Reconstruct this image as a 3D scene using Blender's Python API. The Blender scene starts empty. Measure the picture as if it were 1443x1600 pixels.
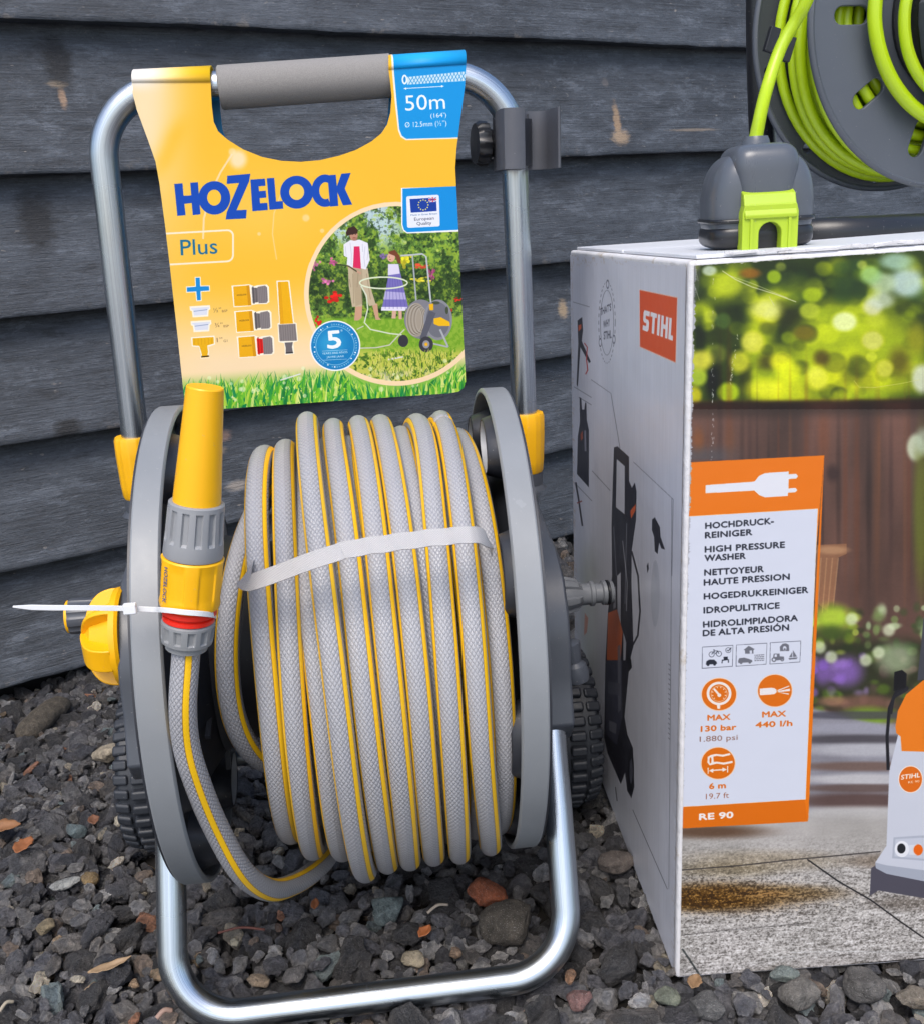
import bpy, bmesh, math, random
import numpy as np
from mathutils import Vector, Matrix, noise as mnoise

# ------------------------------------------------------------------ camera, sky, sun
PITCH, ROLL, FOC, CAMH = 0.3031, 0.0562, 1564.46, 0.60     # focal length in pixels of a 1443 px wide frame
SC = bpy.context.scene
COL = SC.collection
S, C = math.sin, math.cos
cF = np.array([0, C(PITCH), -S(PITCH)]); _d0 = np.array([0, -S(PITCH), -C(PITCH)]); _r0 = np.array([1.0, 0, 0])
cR = C(ROLL) * _r0 + S(ROLL) * _d0; cD = -S(ROLL) * _r0 + C(ROLL) * _d0
CAMP = np.array([0, 0, CAMH])
cd = bpy.data.cameras.new('camera'); cam = bpy.data.objects.new('camera', cd); COL.objects.link(cam)
cd.sensor_fit = 'HORIZONTAL'; cd.sensor_width = 36; cd.lens = 36 * FOC / 1443; cd.clip_start = 0.02; cd.clip_end = 500
Mx = Matrix(((cR[0], -cD[0], -cF[0]), (cR[1], -cD[1], -cF[1]), (cR[2], -cD[2], -cF[2]))).to_4x4()
Mx.translation = Vector(CAMP); cam.matrix_world = Mx
SC.camera = cam
SC.view_settings.view_transform = 'Standard'; SC.view_settings.look = 'None'
SC.view_settings.gamma = 1; SC.view_settings.use_curve_mapping = False
SC.view_settings.exposure = 0.78
SUN_EL, SUN_AZ = math.radians(56), math.radians(192)        # azimuth clockwise from +Y
w = bpy.data.worlds.new('World'); SC.world = w; w.use_nodes = True
nt = w.node_tree; bg = nt.nodes['Background']
sk = nt.nodes.new('ShaderNodeTexSky'); sk.sky_type = 'NISHITA'; sk.sun_disc = False
sk.sun_elevation = SUN_EL; sk.sun_rotation = SUN_AZ; sk.air_density = 1.0; sk.dust_density = 3.0; sk.ozone_density = 1.0
nt.links.new(sk.outputs[0], bg.inputs[0]); bg.inputs[1].default_value = 0.15
sd = bpy.data.lights.new('sun', 'SUN'); sd.energy = 1.2; sd.angle = math.radians(30); sd.color = (1.0, 0.955, 0.90)
sun = bpy.data.objects.new('sun', sd); COL.objects.link(sun)
sdir = Vector((S(SUN_AZ) * C(SUN_EL), C(SUN_AZ) * C(SUN_EL), S(SUN_EL)))
sun.rotation_euler = sdir.to_track_quat('Z', 'Y').to_euler()

# ------------------------------------------------------------------ frames
class Frame:
    def __init__(s, o, X, Y, Z): s.o = np.array(o, float); s.M = np.array([X, Y, Z], float)   # rows = axes
    def w(s, p): return s.o + np.asarray(p) @ s.M
    def l(s, p): return (np.asarray(p) - s.o) @ s.M.T
    def mat(s, base):
        m = Matrix(s.M.T.tolist()).to_4x4(); m.translation = Vector(s.w(base)); return m
WORLD = Frame((0, 0, 0), (1, 0, 0), (0, 1, 0), (0, 0, 1))
_y, _t = 0.1124, -0.0198
_X = np.array([C(_y) * C(_t), S(_y) * C(_t), S(_t)]); _Y = np.array([-S(_y), C(_y), 0]); _Z = np.cross(_X, _Y)
REEL = Frame((-0.1001, 0.7617, 0.2695), _X, _Y, _Z)          # origin on the reel axis; x along the axis, y to the back
FR = WORLD
def ray(u, v): return cF + cR * (u - 721.5) / FOC + cD * (v - 800) / FOC
def hit(u, v, ax, val, fr=None):
    """point (in frame fr) where the line of sight of photo pixel u,v meets the plane coordinate[ax] = val"""
    fr = fr or FR; d = ray(u, v) @ fr.M.T; o = fr.l(CAMP); t = (val - o[ax]) / d[ax]; return o + t * d

# ------------------------------------------------------------------ objects
BASE = {}
def place(o, base, parent):
    o['_'] = 0; del o['_']
    if parent is None:
        o.matrix_world = FR.mat(base); BASE[o.name] = np.array(base, float)
    else:
        o.parent = parent; BASE[o.name] = BASE[parent.name]
def tag(o, label=None, cat=None, group=None, kind=None):
    for k, v in (('label', label), ('category', cat), ('group', group), ('kind', kind)):
        if v: o[k] = v
    return o
def thing(name, label, cat, base=(0, 0, 0), group=None):
    o = bpy.data.objects.new(name, None); o.empty_display_size = .05; COL.objects.link(o); place(o, base, None)
    return tag(o, label, cat, group)
def mesh(name, V, F, m, parent=None, base=None, smooth=True, uv=None, bevel=0, seg=2):
    V = np.asarray(V, float)
    if parent is not None: base = BASE[parent.name]
    elif base is None: base = np.array([V[:, 0].mean(), V[:, 1].mean(), V[:, 2].min()])
    me = bpy.data.meshes.new(name); me.from_pydata((V - base).tolist(), [], [list(map(int, f)) for f in F])
    if smooth: me.polygons.foreach_set('use_smooth', [True] * len(me.polygons))
    if uv is not None:
        l = me.uv_layers.new(name='UVMap'); vi = np.empty(len(me.loops), int); me.loops.foreach_get('vertex_index', vi)
        if callable(uv): uv = uv(V)
        uv = np.asarray(uv, float)
        l.data.foreach_set('uv', (uv[vi] if len(uv) == len(V) else uv).ravel())
    me.materials.append(m)
    o = bpy.data.objects.new(name, me); COL.objects.link(o); place(o, base, parent)
    if bevel:
        b = o.modifiers.new('bevel', 'BEVEL'); b.width = bevel; b.segments = seg; b.limit_method = 'ANGLE'; b.angle_limit = math.radians(35)
        if smooth: 
            b.harden_normals = True
    return o
def smooth_by_angle(o, deg=35):
    bm = bmesh.new(); bm.from_mesh(o.data)
    for e in bm.edges:
        e.smooth = not (len(e.link_faces) == 2 and e.calc_face_angle(0) > math.radians(deg))
    bm.to_mesh(o.data); bm.free(); return o
def join(parts):
    V, F = [], []
    n = 0
    for v, f in parts:
        V.append(np.asarray(v, float)); F += [[i + n for i in q] for q in f]; n += len(v)
    return np.concatenate(V), F
def box(c, h):
    c = np.array(c); h = np.array(h)
    V = [c + h * np.array((x, y, z)) for x in (-1, 1) for y in (-1, 1) for z in (-1, 1)]
    return V, [(0, 1, 3, 2), (4, 6, 7, 5), (0, 4, 5, 1), (2, 3, 7, 6), (0, 2, 6, 4), (1, 5, 7, 3)]
def basis(d):
    d = np.array(d, float); d /= np.linalg.norm(d)
    a = np.array([0, 0, 1.0]) if abs(d[2]) < .9 else np.array([1.0, 0, 0])
    u = np.cross(a, d); u /= np.linalg.norm(u); return d, u, np.cross(d, u)
def lathe(o, d, prof, n=48, mod=None, cap=True, ref=None):
    """prof = [(distance along d, radius)]; mod(angle, index) scales the radius"""
    d, u, v = basis(d); o = np.array(o, float)
    if ref is not None:
        u = np.array(ref, float); u -= d * (u @ d); u /= np.linalg.norm(u); v = np.cross(d, u)
    V = []
    for k, (a, r) in enumerate(prof):
        for i in range(n):
            t = 2 * math.pi * i / n; rr = r * (mod(t, k) if mod else 1)
            V.append(o + d * a + (u * C(t) + v * S(t)) * rr)
    F = [(k * n + i, k * n + (i + 1) % n, (k + 1) * n + (i + 1) % n, (k + 1) * n + i) for k in range(len(prof) - 1) for i in range(n)]
    if cap: F += [tuple(range(n))[::-1], tuple(range((len(prof) - 1) * n, len(prof) * n))]
    return V, F
def tube(P, r, n=16, normals=None, closed=False, cap=True, n0=None):
    P = np.asarray(P, float); m = len(P); r = np.broadcast_to(np.asarray(r, float), (m,))
    T = np.gradient(P, axis=0)
    if closed: T = np.roll(P, -1, 0) - np.roll(P, 1, 0)
    T /= np.linalg.norm(T, axis=1)[:, None]
    N = np.zeros_like(P)
    if normals is not None:
        N = np.asarray(normals, float); N = N - T * (N * T).sum(1)[:, None]; N /= np.linalg.norm(N, axis=1)[:, None]
    else:
        c = np.array(n0, float) if n0 is not None else basis(T[0])[1]
        for i in range(m):
            c = c - T[i] * (c @ T[i]); c /= np.linalg.norm(c); N[i] = c
    B = np.cross(T, N)
    L = np.concatenate([[0], np.cumsum(np.linalg.norm(np.diff(P, axis=0), axis=1))])
    a = np.arange(n + 1) / n * 2 * np.pi
    V = (P[:, None, :] + r[:, None, None] * (np.cos(a)[None, :, None] * N[:, None, :] + np.sin(a)[None, :, None] * B[:, None, :])).reshape(-1, 3)
    UV = np.stack([np.repeat(L, n + 1), np.tile(a / 2 / np.pi, m)], 1); k = n + 1
    F = [(i * k + j, i * k + j + 1, (i + 1) * k + j + 1, (i + 1) * k + j) for i in range(m - 1) for j in range(n)]
    if closed: F += [((m - 1) * k + j, (m - 1) * k + j + 1, j + 1, j) for j in range(n)]
    elif cap: F += [tuple(range(n))[::-1], tuple((m - 1) * k + j for j in range(n))]
    return V, F, UV
def cat(P, n=12, closed=False):
    """Catmull-Rom through the points"""
    P = np.asarray(P, float); m = len(P)
    Q = np.vstack([P[-1], P, P[:2]]) if closed else np.vstack([2 * P[0] - P[1], P, 2 * P[-1] - P[-2]])
    out = []
    for i in range(m if closed else m - 1):
        p0, p1, p2, p3 = Q[i:i + 4]
        for t in np.arange(n) / n:
            out.append(.5 * (2 * p1 + (p2 - p0) * t + (2 * p0 - 5 * p1 + 4 * p2 - p3) * t * t + (3 * p1 - p0 - 3 * p2 + p3) * t ** 3))
    if not closed: out.append(P[-1])
    return np.array(out)
def fillet(P, R, n=10):
    """polyline with its corners rounded to radius R"""
    P = [np.array(p, float) for p in P]; out = [P[0]]
    for i in range(1, len(P) - 1):
        a = P[i - 1] - P[i]; b = P[i + 1] - P[i]; la, lb = np.linalg.norm(a), np.linalg.norm(b); a /= la; b /= lb
        ang = math.acos(max(-1, min(1, a @ b))); t = R / math.tan(ang / 2); t = min(t, la * .49, lb * .49); r = t * math.tan(ang / 2)
        bis = a + b; bis /= np.linalg.norm(bis); c = P[i] + bis * (r / S(ang / 2))
        s0, s1 = P[i] + a * t - c, P[i] + b * t - c; om = math.pi - ang
        for k in range(n + 1):
            f = k / n; out.append(c + (S((1 - f) * om) * s0 + S(f * om) * s1) / S(om))
    out.append(P[-1])
    # subdivide the straights
    res = [out[0]]
    for p in out[1:]:
        d = np.linalg.norm(p - res[-1]); k = max(1, int(d / .03))
        q = res[-1]
        for j in range(1, k + 1): res.append(q + (p - q) * j / k)
    return np.array(res)
def prism(poly, ax, a0, a1, inset=0):
    """polygon in the two other axes pushed along ax from a0 to a1"""
    o = [i for i in range(3) if i != ax]; n = len(poly); V = []
    for a in (a0, a1):
        for p in poly:
            v = [0, 0, 0]; v[ax] = a; v[o[0]] = p[0]; v[o[1]] = p[1]; V.append(v)
    F = [(i, (i + 1) % n, n + (i + 1) % n, n + i) for i in range(n)] + [tuple(range(n))[::-1], tuple(range(n, 2 * n))]
    return V, F

# ------------------------------------------------------------------ materials
class NT:
    def __init__(s, name):
        s.m = bpy.data.materials.new(name); s.m.use_nodes = True; s.t = s.m.node_tree; s.b = s.t.nodes['Principled BSDF']
    def n(s, ty, **k):
        x = s.t.nodes.new(ty)
        for a, v in k.items():
            if a.startswith('i_'): 
                key = a[2:].replace('_', ' '); x.inputs[key].default_value = v
            else: setattr(x, a, v)
        return x
    def l(s, a, b): s.t.links.new(a, b)
    def math(s, op, a, b=0.0, c=None):
        x = s.t.nodes.new('ShaderNodeMath'); x.operation = op
        for i, v in enumerate((a, b, c)):
            if v is None: continue
            if isinstance(v, (int, float)): x.inputs[i].default_value = v
            else: s.l(v, x.inputs[i])
        return x.outputs[0]
    def mix(s, f, a, b, mode='MIX'):
        x = s.t.nodes.new('ShaderNodeMix'); x.data_type = 'RGBA'; x.blend_type = mode
        for i, v in ((0, f), (6, a), (7, b)):
            if isinstance(v, (int, float)): x.inputs[i].default_value = v
            elif isinstance(v, tuple): x.inputs[i].default_value = (*v, 1) if len(v) == 3 else v
            else: s.l(v, x.inputs[i])
        return x.outputs[2]
    def noise(s, scale, vec=None, detail=4, rough=.55, dist=0):
        x = s.n('ShaderNodeTexNoise'); x.inputs['Scale'].default_value = scale; x.inputs['Detail'].default_value = detail
        x.inputs['Roughness'].default_value = rough; x.inputs['Distortion'].default_value = dist
        if vec is not None: s.l(vec, x.inputs['Vector'])
        return x.outputs[0]
    def obj(s, scale=(1, 1, 1), kind='Object'):
        c = s.n('ShaderNodeTexCoord'); mp = s.n('ShaderNodeMapping'); mp.inputs['Scale'].default_value = scale
        s.l(c.outputs[kind], mp.inputs[0]); return mp.outputs[0]
    def ramp(s, f, stops):
        x = s.n('ShaderNodeValToRGB'); e = x.color_ramp.elements
        while len(e) < len(stops): e.new(.5)
        for k, (p, c) in enumerate(stops):
            e[k].position = p; e[k].color = (*c, 1) if len(c) == 3 else c
        s.l(f, x.inputs[0]); return x.outputs[0]
    def smooth(s, f, a, b):
        x = s.n('ShaderNodeMapRange'); x.interpolation_type = 'SMOOTHSTEP'; x.inputs[1].default_value = a; x.inputs[2].default_value = b
        s.l(f, x.inputs[0]); return x.outputs[0]
    def bump(s, h, strength=.3, dist=.001, nrm=None):
        x = s.n('ShaderNodeBump'); x.inputs['Strength'].default_value = strength; x.inputs['Distance'].default_value = dist
        s.l(h, x.inputs['Height'])
        if nrm is not None: s.l(nrm, x.inputs['Normal'])
        return x.outputs[0]
    def base(s, c):
        if isinstance(c, tuple): s.b.inputs['Base Color'].default_value = (*c[:3], 1)
        else: s.l(c, s.b.inputs['Base Color'])
    def rough(s, r):
        if isinstance(r, (int, float)): s.b.inputs['Roughness'].default_value = r
        else: s.l(r, s.b.inputs['Roughness'])
    def nrm(s, n): s.l(n, s.b.inputs['Normal'])
def plastic(name, c, rough=.4, var=.12, grain=900, bump=.12, spec=.5, scuff=True):
    n = NT(name); v = n.obj()
    a = n.noise(14, v, 4); f = n.smooth(a, .3, .75)
    lo = tuple(x * (1 - var) for x in c); hi = tuple(min(1, x * (1 + var)) for x in c)
    col = n.mix(f, lo, hi)
    if scuff:
        s1 = n.smooth(n.noise(75, n.obj((1, 1, .045)), 3, .6), .655, .70); s2 = n.smooth(n.noise(8, n.obj(), 3), .45, .62)
        col = n.mix(n.math('MULTIPLY', n.math('MULTIPLY', s1, s2), .10), col, tuple(min(1, x * 1.9 + .04) for x in c))
        d = n.smooth(n.noise(420, n.obj(), 2), .70, .76); col = n.mix(n.math('MULTIPLY', d, .35), col, (.34, .33, .31))
    n.base(col)
    sc = n.noise(60, n.obj((1, 1, .15)), 5, .7)
    n.rough(n.math('MULTIPLY_ADD', sc, .25, rough - .12))
    n.nrm(n.bump(n.noise(grain, v, 2), bump, .0004)); n.b.inputs['Specular IOR Level'].default_value = spec
    return n.m
DARK = plastic('dark_grey_plastic', (.026, .029, .037), .42)
BLACKP = plastic('black_plastic', (.012, .013, .016), .3)
GREY = plastic('mid_grey_plastic', (.205, .22, .235), .42, .06)
LGREY = plastic('light_grey_plastic', (.42, .44, .465), .42, .06)
CGREY = plastic('connector_grey', (.14, .15, .165), .4, .06)
YEL = plastic('yellow_plastic', (.84, .43, .003), .38, .04, bump=.04)
RED = plastic('red_plastic', (.75, .025, .012), .35, .05)
LIME = plastic('lime_hose', (.38, .54, .006), .36, .08, 500, .08)
LIMEC = plastic('lime_clip', (.35, .49, .02), .4, .04)
SLATE = plastic('slate_plastic', (.062, .071, .088), .36, .08)
RUBBER = plastic('tyre_plastic', (.022, .026, .034), .5, .1)
NYLON = plastic('white_nylon', (.74, .76, .78), .3, .03); 
def zinc():
    n = NT('zinc_tube'); v = n.obj((1, 1, 1)); uvm = n.n('ShaderNodeUVMap'); mp = n.n('ShaderNodeMapping'); mp.inputs['Scale'].default_value = (1.2, 26, 1)
    n.l(uvm.outputs[0], mp.inputs[0])
    st = n.noise(3, mp.outputs[0], 6, .65); sp = n.noise(160, v, 3)
    big = n.noise(9, v, 3)
    n.base(n.mix(n.smooth(st, .25, .75), (.36, .40, .44), (.62, .67, .71)))
    n.b.inputs['Metallic'].default_value = 1
    n.rough(n.math('MULTIPLY_ADD', big, .26, .14))
    n.nrm(n.bump(st, .16, .001, n.bump(sp, .05, .0006))); return n.m
ZINC = zinc()
def foam():
    n = NT('grey_foam'); v = n.obj()
    n.base(n.mix(n.smooth(n.noise(1500, v, 2), .3, .7), (.19, .182, .175), (.24, .232, .222))); n.rough(.85)
    n.nrm(n.bump(n.noise(1400, v, 3), .3, .0004)); return n.m
FOAM = foam()
def hose_mat():
    n = NT('braided_hose'); uvm = n.n('ShaderNodeUVMap'); sx = n.n('ShaderNodeSeparateXYZ'); n.l(uvm.outputs[0], sx.inputs[0])
    u, v = sx.outputs[0], sx.outputs[1]
    # stripes
    att = n.math('ADD', n.math('MULTIPLY', v, 3), .5 - .132 * 3 + 3)
    wob = n.math('MULTIPLY', n.math('SUBTRACT', n.noise(3, n.obj()), .5), .10)
    f = n.math('ABSOLUTE', n.math('SUBTRACT', n.math('FRACT', n.math('ADD', att, wob)), .5))
    stripe = n.math('SUBTRACT', 1, n.smooth(f, .098, .108)); edge = n.math('SUBTRACT', 1, n.smooth(f, .118, .134))
    # braid
    N = 17.0
    a = n.math('ADD', n.math('MULTIPLY', v, N), n.math('MULTIPLY', u, 235)); b = n.math('SUBTRACT', n.math('MULTIPLY', v, N), n.math('MULTIPLY', u, 235))
    a = n.math('ADD', a, 4000); b = n.math('ADD', b, 4000)
    fa, fb = n.math('SUBTRACT', n.math('FRACT', a), .5), n.math('SUBTRACT', n.math('FRACT', b), .5)
    par = n.math('MODULO', n.math('ADD', n.math('FLOOR', a), n.math('FLOOR', b)), 2)
    ha = n.math('SUBTRACT', 1, n.math('MULTIPLY', n.math('MULTIPLY', fa, fa), 4)); hb = n.math('SUBTRACT', 1, n.math('MULTIPLY', n.math('MULTIPLY', fb, fb), 4))
    h = n.math('ADD', n.math('MULTIPLY', par, ha), n.math('MULTIPLY', n.math('SUBTRACT', 1, par), hb))
    qa, qb = n.math('POWER', n.math('ABSOLUTE', n.math('MULTIPLY', fa, 2)), 3), n.math('POWER', n.math('ABSOLUTE', n.math('MULTIPLY', fb, 2)), 3)
    dia = n.math('MULTIPLY', n.math('SUBTRACT', 1, qa), n.math('SUBTRACT', 1, qb))
    h = n.math('ADD', n.math('MULTIPLY', dia, .72), n.math('MULTIPLY', h, .28))
    h = n.math('MULTIPLY', h, n.math('SUBTRACT', 1, stripe))
    g = n.mix(h, (.265, .272, .298), (.355, .362, .388))
    g = n.mix(n.math('MULTIPLY', n.noise(11, n.obj()), .25), g, (.27, .25, .24))
    c = n.mix(edge, g, (.30, .16, .05)); c = n.mix(stripe, c, (.88, .52, .012))
    n.base(c); n.rough(n.math('MULTIPLY_ADD', n.noise(40, n.obj()), .2, .24))
    st_ = n.math('MULTIPLY_ADD', n.noise(9, n.obj(), 3), .8, .35); n.nrm(n.bump(n.math('MULTIPLY', h, st_), .75, .0007)); return n.m
HOSE = hose_mat()
# ------------------------------------------------------------------ the wall of lapped boards
_wa = 0.5509
WD = np.array([C(_wa), S(_wa), 0]); WN = np.array([-S(_wa), C(_wa), 0])
WALL = Frame(WN * 1.5048, WD, WN, (0, 0, 1))                 # x along the wall, y into it, z up
FR = WALL
LIPS = [1.214, 1.034, .8527, .6621, .4773, .3038, .1214, -.0537]
KNOTS = [((99, 152), (.0042, .012), (.42, .27, .17)), ((92, 130), (.010, .004), (.40, .30, .20)), ((962, 190), (.007, .026), (.40, .27, .16)), ((966, 214), (.017, .010), (.42, .30, .19)),
         ((1080, 203), (.05, .0022), (.26, .21, .16)), ((881, 484), (.009, .014), (.42, .31, .19)), ((104, 668), (.016, .013), (.008, .008, .009)),
         ((950, 128), (.006, .006), (.14, .13, .13)), ((93, 95), (.016, .03), (.012, .013, .016)), ((352, 683), (.012, .007), (.40, .26, .20)),
         ((370, 758), (.014, .007), (.34, .30, .26)), ((60, 345), (.02, .035), (.012, .013, .016)), ((345, 705), (.01, .006), (.3, .24, .18))]
def wood():
    n = NT('dark_stained_wood'); c = n.n('ShaderNodeTexCoord'); o = c.outputs['Object']
    def mp(s):
        x = n.n('ShaderNodeMapping'); x.inputs['Scale'].default_value = s; n.l(o, x.inputs[0]); return x.outputs[0]
    big = n.noise(5, mp((.8, 1, 2.0)), 6, .7, .2)
    grain = n.noise(14, mp((.6, 3, 26)), 7, .78, .5)
    saw = n.noise(210, mp((.8, 1, 1.5)), 4, .8, .3)
    mott = n.noise(34, mp((.34, 1, 1.15)), 7, .82, .12)
    g = n.mix(n.smooth(grain, .25, .8), (.018, .021, .0265), (.088, .102, .122))
    g = n.mix(n.math('MULTIPLY', n.smooth(big, .35, .7), .6), g, (.115, .131, .155))
    g = n.mix(n.math('MULTIPLY', n.smooth(mott, .50, .66), .75), g, (.165, .185, .215))
    g = n.mix(n.math('MULTIPLY', n.smooth(mott, .48, .34), .65), g, (.016, .017, .020))
    g = n.mix(n.math('MULTIPLY', n.smooth(saw, .55, .72), .25), g, (.20, .22, .25))
    g = n.mix(n.math('MULTIPLY', n.smooth(saw, .46, .32), .45), g, (.014, .015, .018))
    chk = n.noise(22, mp((1, 2, 60)), 3, .6, .5)
    g = n.mix(n.math('MULTIPLY', n.smooth(chk, .60, .68), .55), g, (.008, .008, .010))
    fl = n.noise(120, mp((.55, 1, 1.6)), 2, .6)
    patch = n.noise(7, mp((1, 1, 3)), 3)
    fm = n.math('MULTIPLY', n.smooth(fl, .68, .74), n.smooth(patch, .42, .62))
    g = n.mix(n.math('MULTIPLY', fm, .8), g, (.28, .25, .22))
    sx = n.n('ShaderNodeSeparateXYZ'); n.l(o, sx.inputs[0])
    wob = n.math('MULTIPLY', n.math('SUBTRACT', n.noise(110, mp((.5, 1, 1.5)), 5, .8), .5), 1.7)
    for px, (ra, rb), col in KNOTS:
        p = hit(*px, 1, .012, WALL)
        dx = n.math('DIVIDE', n.math('SUBTRACT', sx.outputs[0], float(p[0])), ra * 1.35); dz = n.math('DIVIDE', n.math('SUBTRACT', sx.outputs[2], float(p[2])), rb * 1.35)
        d = n.math('ADD', n.math('SQRT', n.math('ADD', n.math('MULTIPLY', dx, dx), n.math('MULTIPLY', dz, dz))), wob)
        f = n.math('MULTIPLY', n.math('SUBTRACT', 1, n.smooth(d, .45, 1.25)), n.math('MULTIPLY_ADD', mott, .9, .45))
        g = n.mix(f, g, col)
    # bare worn wood along the lower arris
    at = n.n('ShaderNodeAttribute'); at.attribute_name = 'edge'
    e = n.math('MULTIPLY', at.outputs['Fac'], n.smooth(n.noise(16, mp((1, 1, 1)), 5, .7), .56, .66))
    g = n.mix(n.math('MULTIPLY', e, .7), g, (.28, .24, .20))
    g = n.mix(1, g, (.79, .81, .845), 'MULTIPLY')
    n.base(g); n.rough(n.math('MULTIPLY_ADD', saw, .35, .36))
    sawl = n.noise(60, mp((.12, 1, 9)), 3, .7); h = n.math('ADD', n.math('MULTIPLY', n.math('ADD', grain, sawl), .7), n.math('MULTIPLY', saw, .9)); h = n.math('ADD', h, mott)
    n.nrm(n.bump(h, .75, .0022)); n.b.inputs['Specular IOR Level'].default_value = .55
    return n.m
WOOD = wood()
wall = thing('shed_wall', 'dark stained wall of rough lapped boards behind the reels and the box', 'wall', (0, 0, 0))
rng = np.random.default_rng(4)
for i, z0 in enumerate(LIPS):
    ss = np.arange(-.6, 3.0, .012); top = (LIPS[i - 1] if i else 1.40) + .028
    # profile: y (depth), fraction of height ; the front leans back towards its top
    prof = [(.030, 0, 0), (.004, 0, .6), (.0012, .0006, 1), (0, .003, 1), (.0002, .008, .35)] + [(.038 * f, (top - z0) * f, 0) for f in (.1, .25, .4, .55, .7, .85, 1)] + [(.054, top - z0, 0), (.036, (top - z0) * .5, 0)]
    V, F, A = [], [], []; k = len(prof)
    for s in ss:
        dz = .0022 * mnoise.noise(Vector((s * 3, i * 7, 0))) + .0012 * mnoise.noise(Vector((s * 22, i * 7, 3))) + .0007 * mnoise.noise(Vector((s * 90, i, 9)))
        dy = .003 * mnoise.noise(Vector((s * 1.7, i * 3, 5)))
        for q, (a, b, e) in enumerate(prof):
            cr = .0012 * mnoise.noise(Vector((s * 60, b * 90, i))) if 2 <= q <= 4 else 0
            V.append((s, a + dy + cr, z0 + b + dz * max(0, 1 - b * 12))); A.append(e)
    F = [(j * k + q, (j + 1) * k + q, (j + 1) * k + (q + 1) % k, j * k + (q + 1) % k) for j in range(len(ss) - 1) for q in range(k)]
    o = mesh('board', V, F, WOOD, wall, smooth=True)
    at = o.data.attributes.new('edge', 'FLOAT', 'POINT'); at.data.foreach_set('value', A)
    smooth_by_angle(o, 40)
back = mesh('backing', *prism([(-.6, -.3), (3.0, -.3), (3.0, 1.4), (-.6, 1.4)], 1, .062, .08), plastic('black_sheathing', (.012, .012, .013), .9), wall)
FR = WORLD

# ------------------------------------------------------------------ ground
def gz(x, y):
    """height of the gravel surface"""
    x = np.asarray(x, float); y = np.asarray(y, float)
    t = np.clip((y - .85) / .55, 0, 1); t = t * t * (3 - 2 * t)
    return -.062 * t - .02 * np.clip((-.36 - x) / .3, 0, 1)
soil = NT('dark_soil'); soil.base(soil.mix(soil.noise(40, soil.obj()), (.015, .013, .012), (.05, .045, .04))); soil.rough(.95)
gx = np.concatenate([[-400, -12, -4], np.linspace(-1.6, 2.2, 60), [5, 14, 400]]); gy = np.concatenate([[-400, -10, -3], np.linspace(-1, 2.8, 60), [5, 14, 40]])
GV = [(a, b, float(gz(a, b)) - .026) for a in gx for b in gy]; kk = len(gy)
g = mesh('ground', GV, [(i * kk + j, (i + 1) * kk + j, (i + 1) * kk + j + 1, i * kk + j + 1) for i in range(len(gx) - 1) for j in range(kk - 1)], soil.m, base=(0, 0, 0)); g['kind'] = 'structure'

bounce_m = NT('bounce_grey'); bounce_m.base(bounce_m.mix(bounce_m.noise(6, bounce_m.obj(), 6), (.24, .235, .225), (.36, .35, .335))); bounce_m.rough(.85); bounce_m.nrm(bounce_m.bump(bounce_m.noise(90, bounce_m.obj(), 4), .3, .003))
V, F = box((0, -60.4, -.06), (90, 60.0, .07)); slab = mesh('bounce_slab', V, F, bounce_m.m, base=(0, -7, -.06), smooth=False, bevel=.006); slab['kind'] = 'structure'  # unseen pale slab behind the camera, added to bounce light onto the reel
def stone_mat(name, tint=None):
    """tint None: the colour comes from the instance's own 'tint'"""
    n = NT(name); v = n.obj()
    if tint is None:
        at = n.n('ShaderNodeAttribute'); at.attribute_type = 'INSTANCER'; at.attribute_name = 'tint'; col = at.outputs['Color']
        inf = n.n('ShaderNodeObjectInfo'); add = n.n('ShaderNodeVectorMath'); add.operation = 'ADD'
        c3 = n.n('ShaderNodeCombineXYZ'); n.l(n.math('MULTIPLY', inf.outputs['Random'], 50), c3.inputs[0]); n.l(v, add.inputs[0]); n.l(c3.outputs[0], add.inputs[1]); v = add.outputs[0]
    else:
        r = n.n('ShaderNodeRGB'); r.outputs[0].default_value = (*tint, 1); col = r.outputs[0]; 
        mpp = n.n('ShaderNodeMapping'); mpp.inputs['Scale'].default_value = (60,) * 3; n.l(v, mpp.inputs[0]); v = mpp.outputs[0]
    a = n.noise(1.6, v, 7, .72); b = n.noise(7, v, 5, .7); sp = n.noise(20, v, 3, .6)
    c = n.mix(1, col, n.ramp(a, [(.28, (.34, .34, .34)), (.52, (.90, .90, .90)), (.74, (1.7, 1.66, 1.6))]), 'MULTIPLY')
    c = n.mix(n.math('MULTIPLY', n.smooth(sp, .60, .68), .6), c, (.46, .45, .44))
    c = n.mix(n.math('MULTIPLY', n.smooth(sp, .40, .30), .6), c, (.012, .012, .012))
    n.base(c); n.rough(n.math('MULTIPLY_ADD', b, .3, .55)); n.b.inputs['Specular IOR Level'].default_value = .35
    h = n.math('ADD', n.math('MULTIPLY', a, 1.3), n.math('ADD', n.math('MULTIPLY', b, .7), n.math('MULTIPLY', sp, .35)))
    n.nrm(n.bump(h, 1.0, .26 if tint is None else .0040)); return n.m
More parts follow.
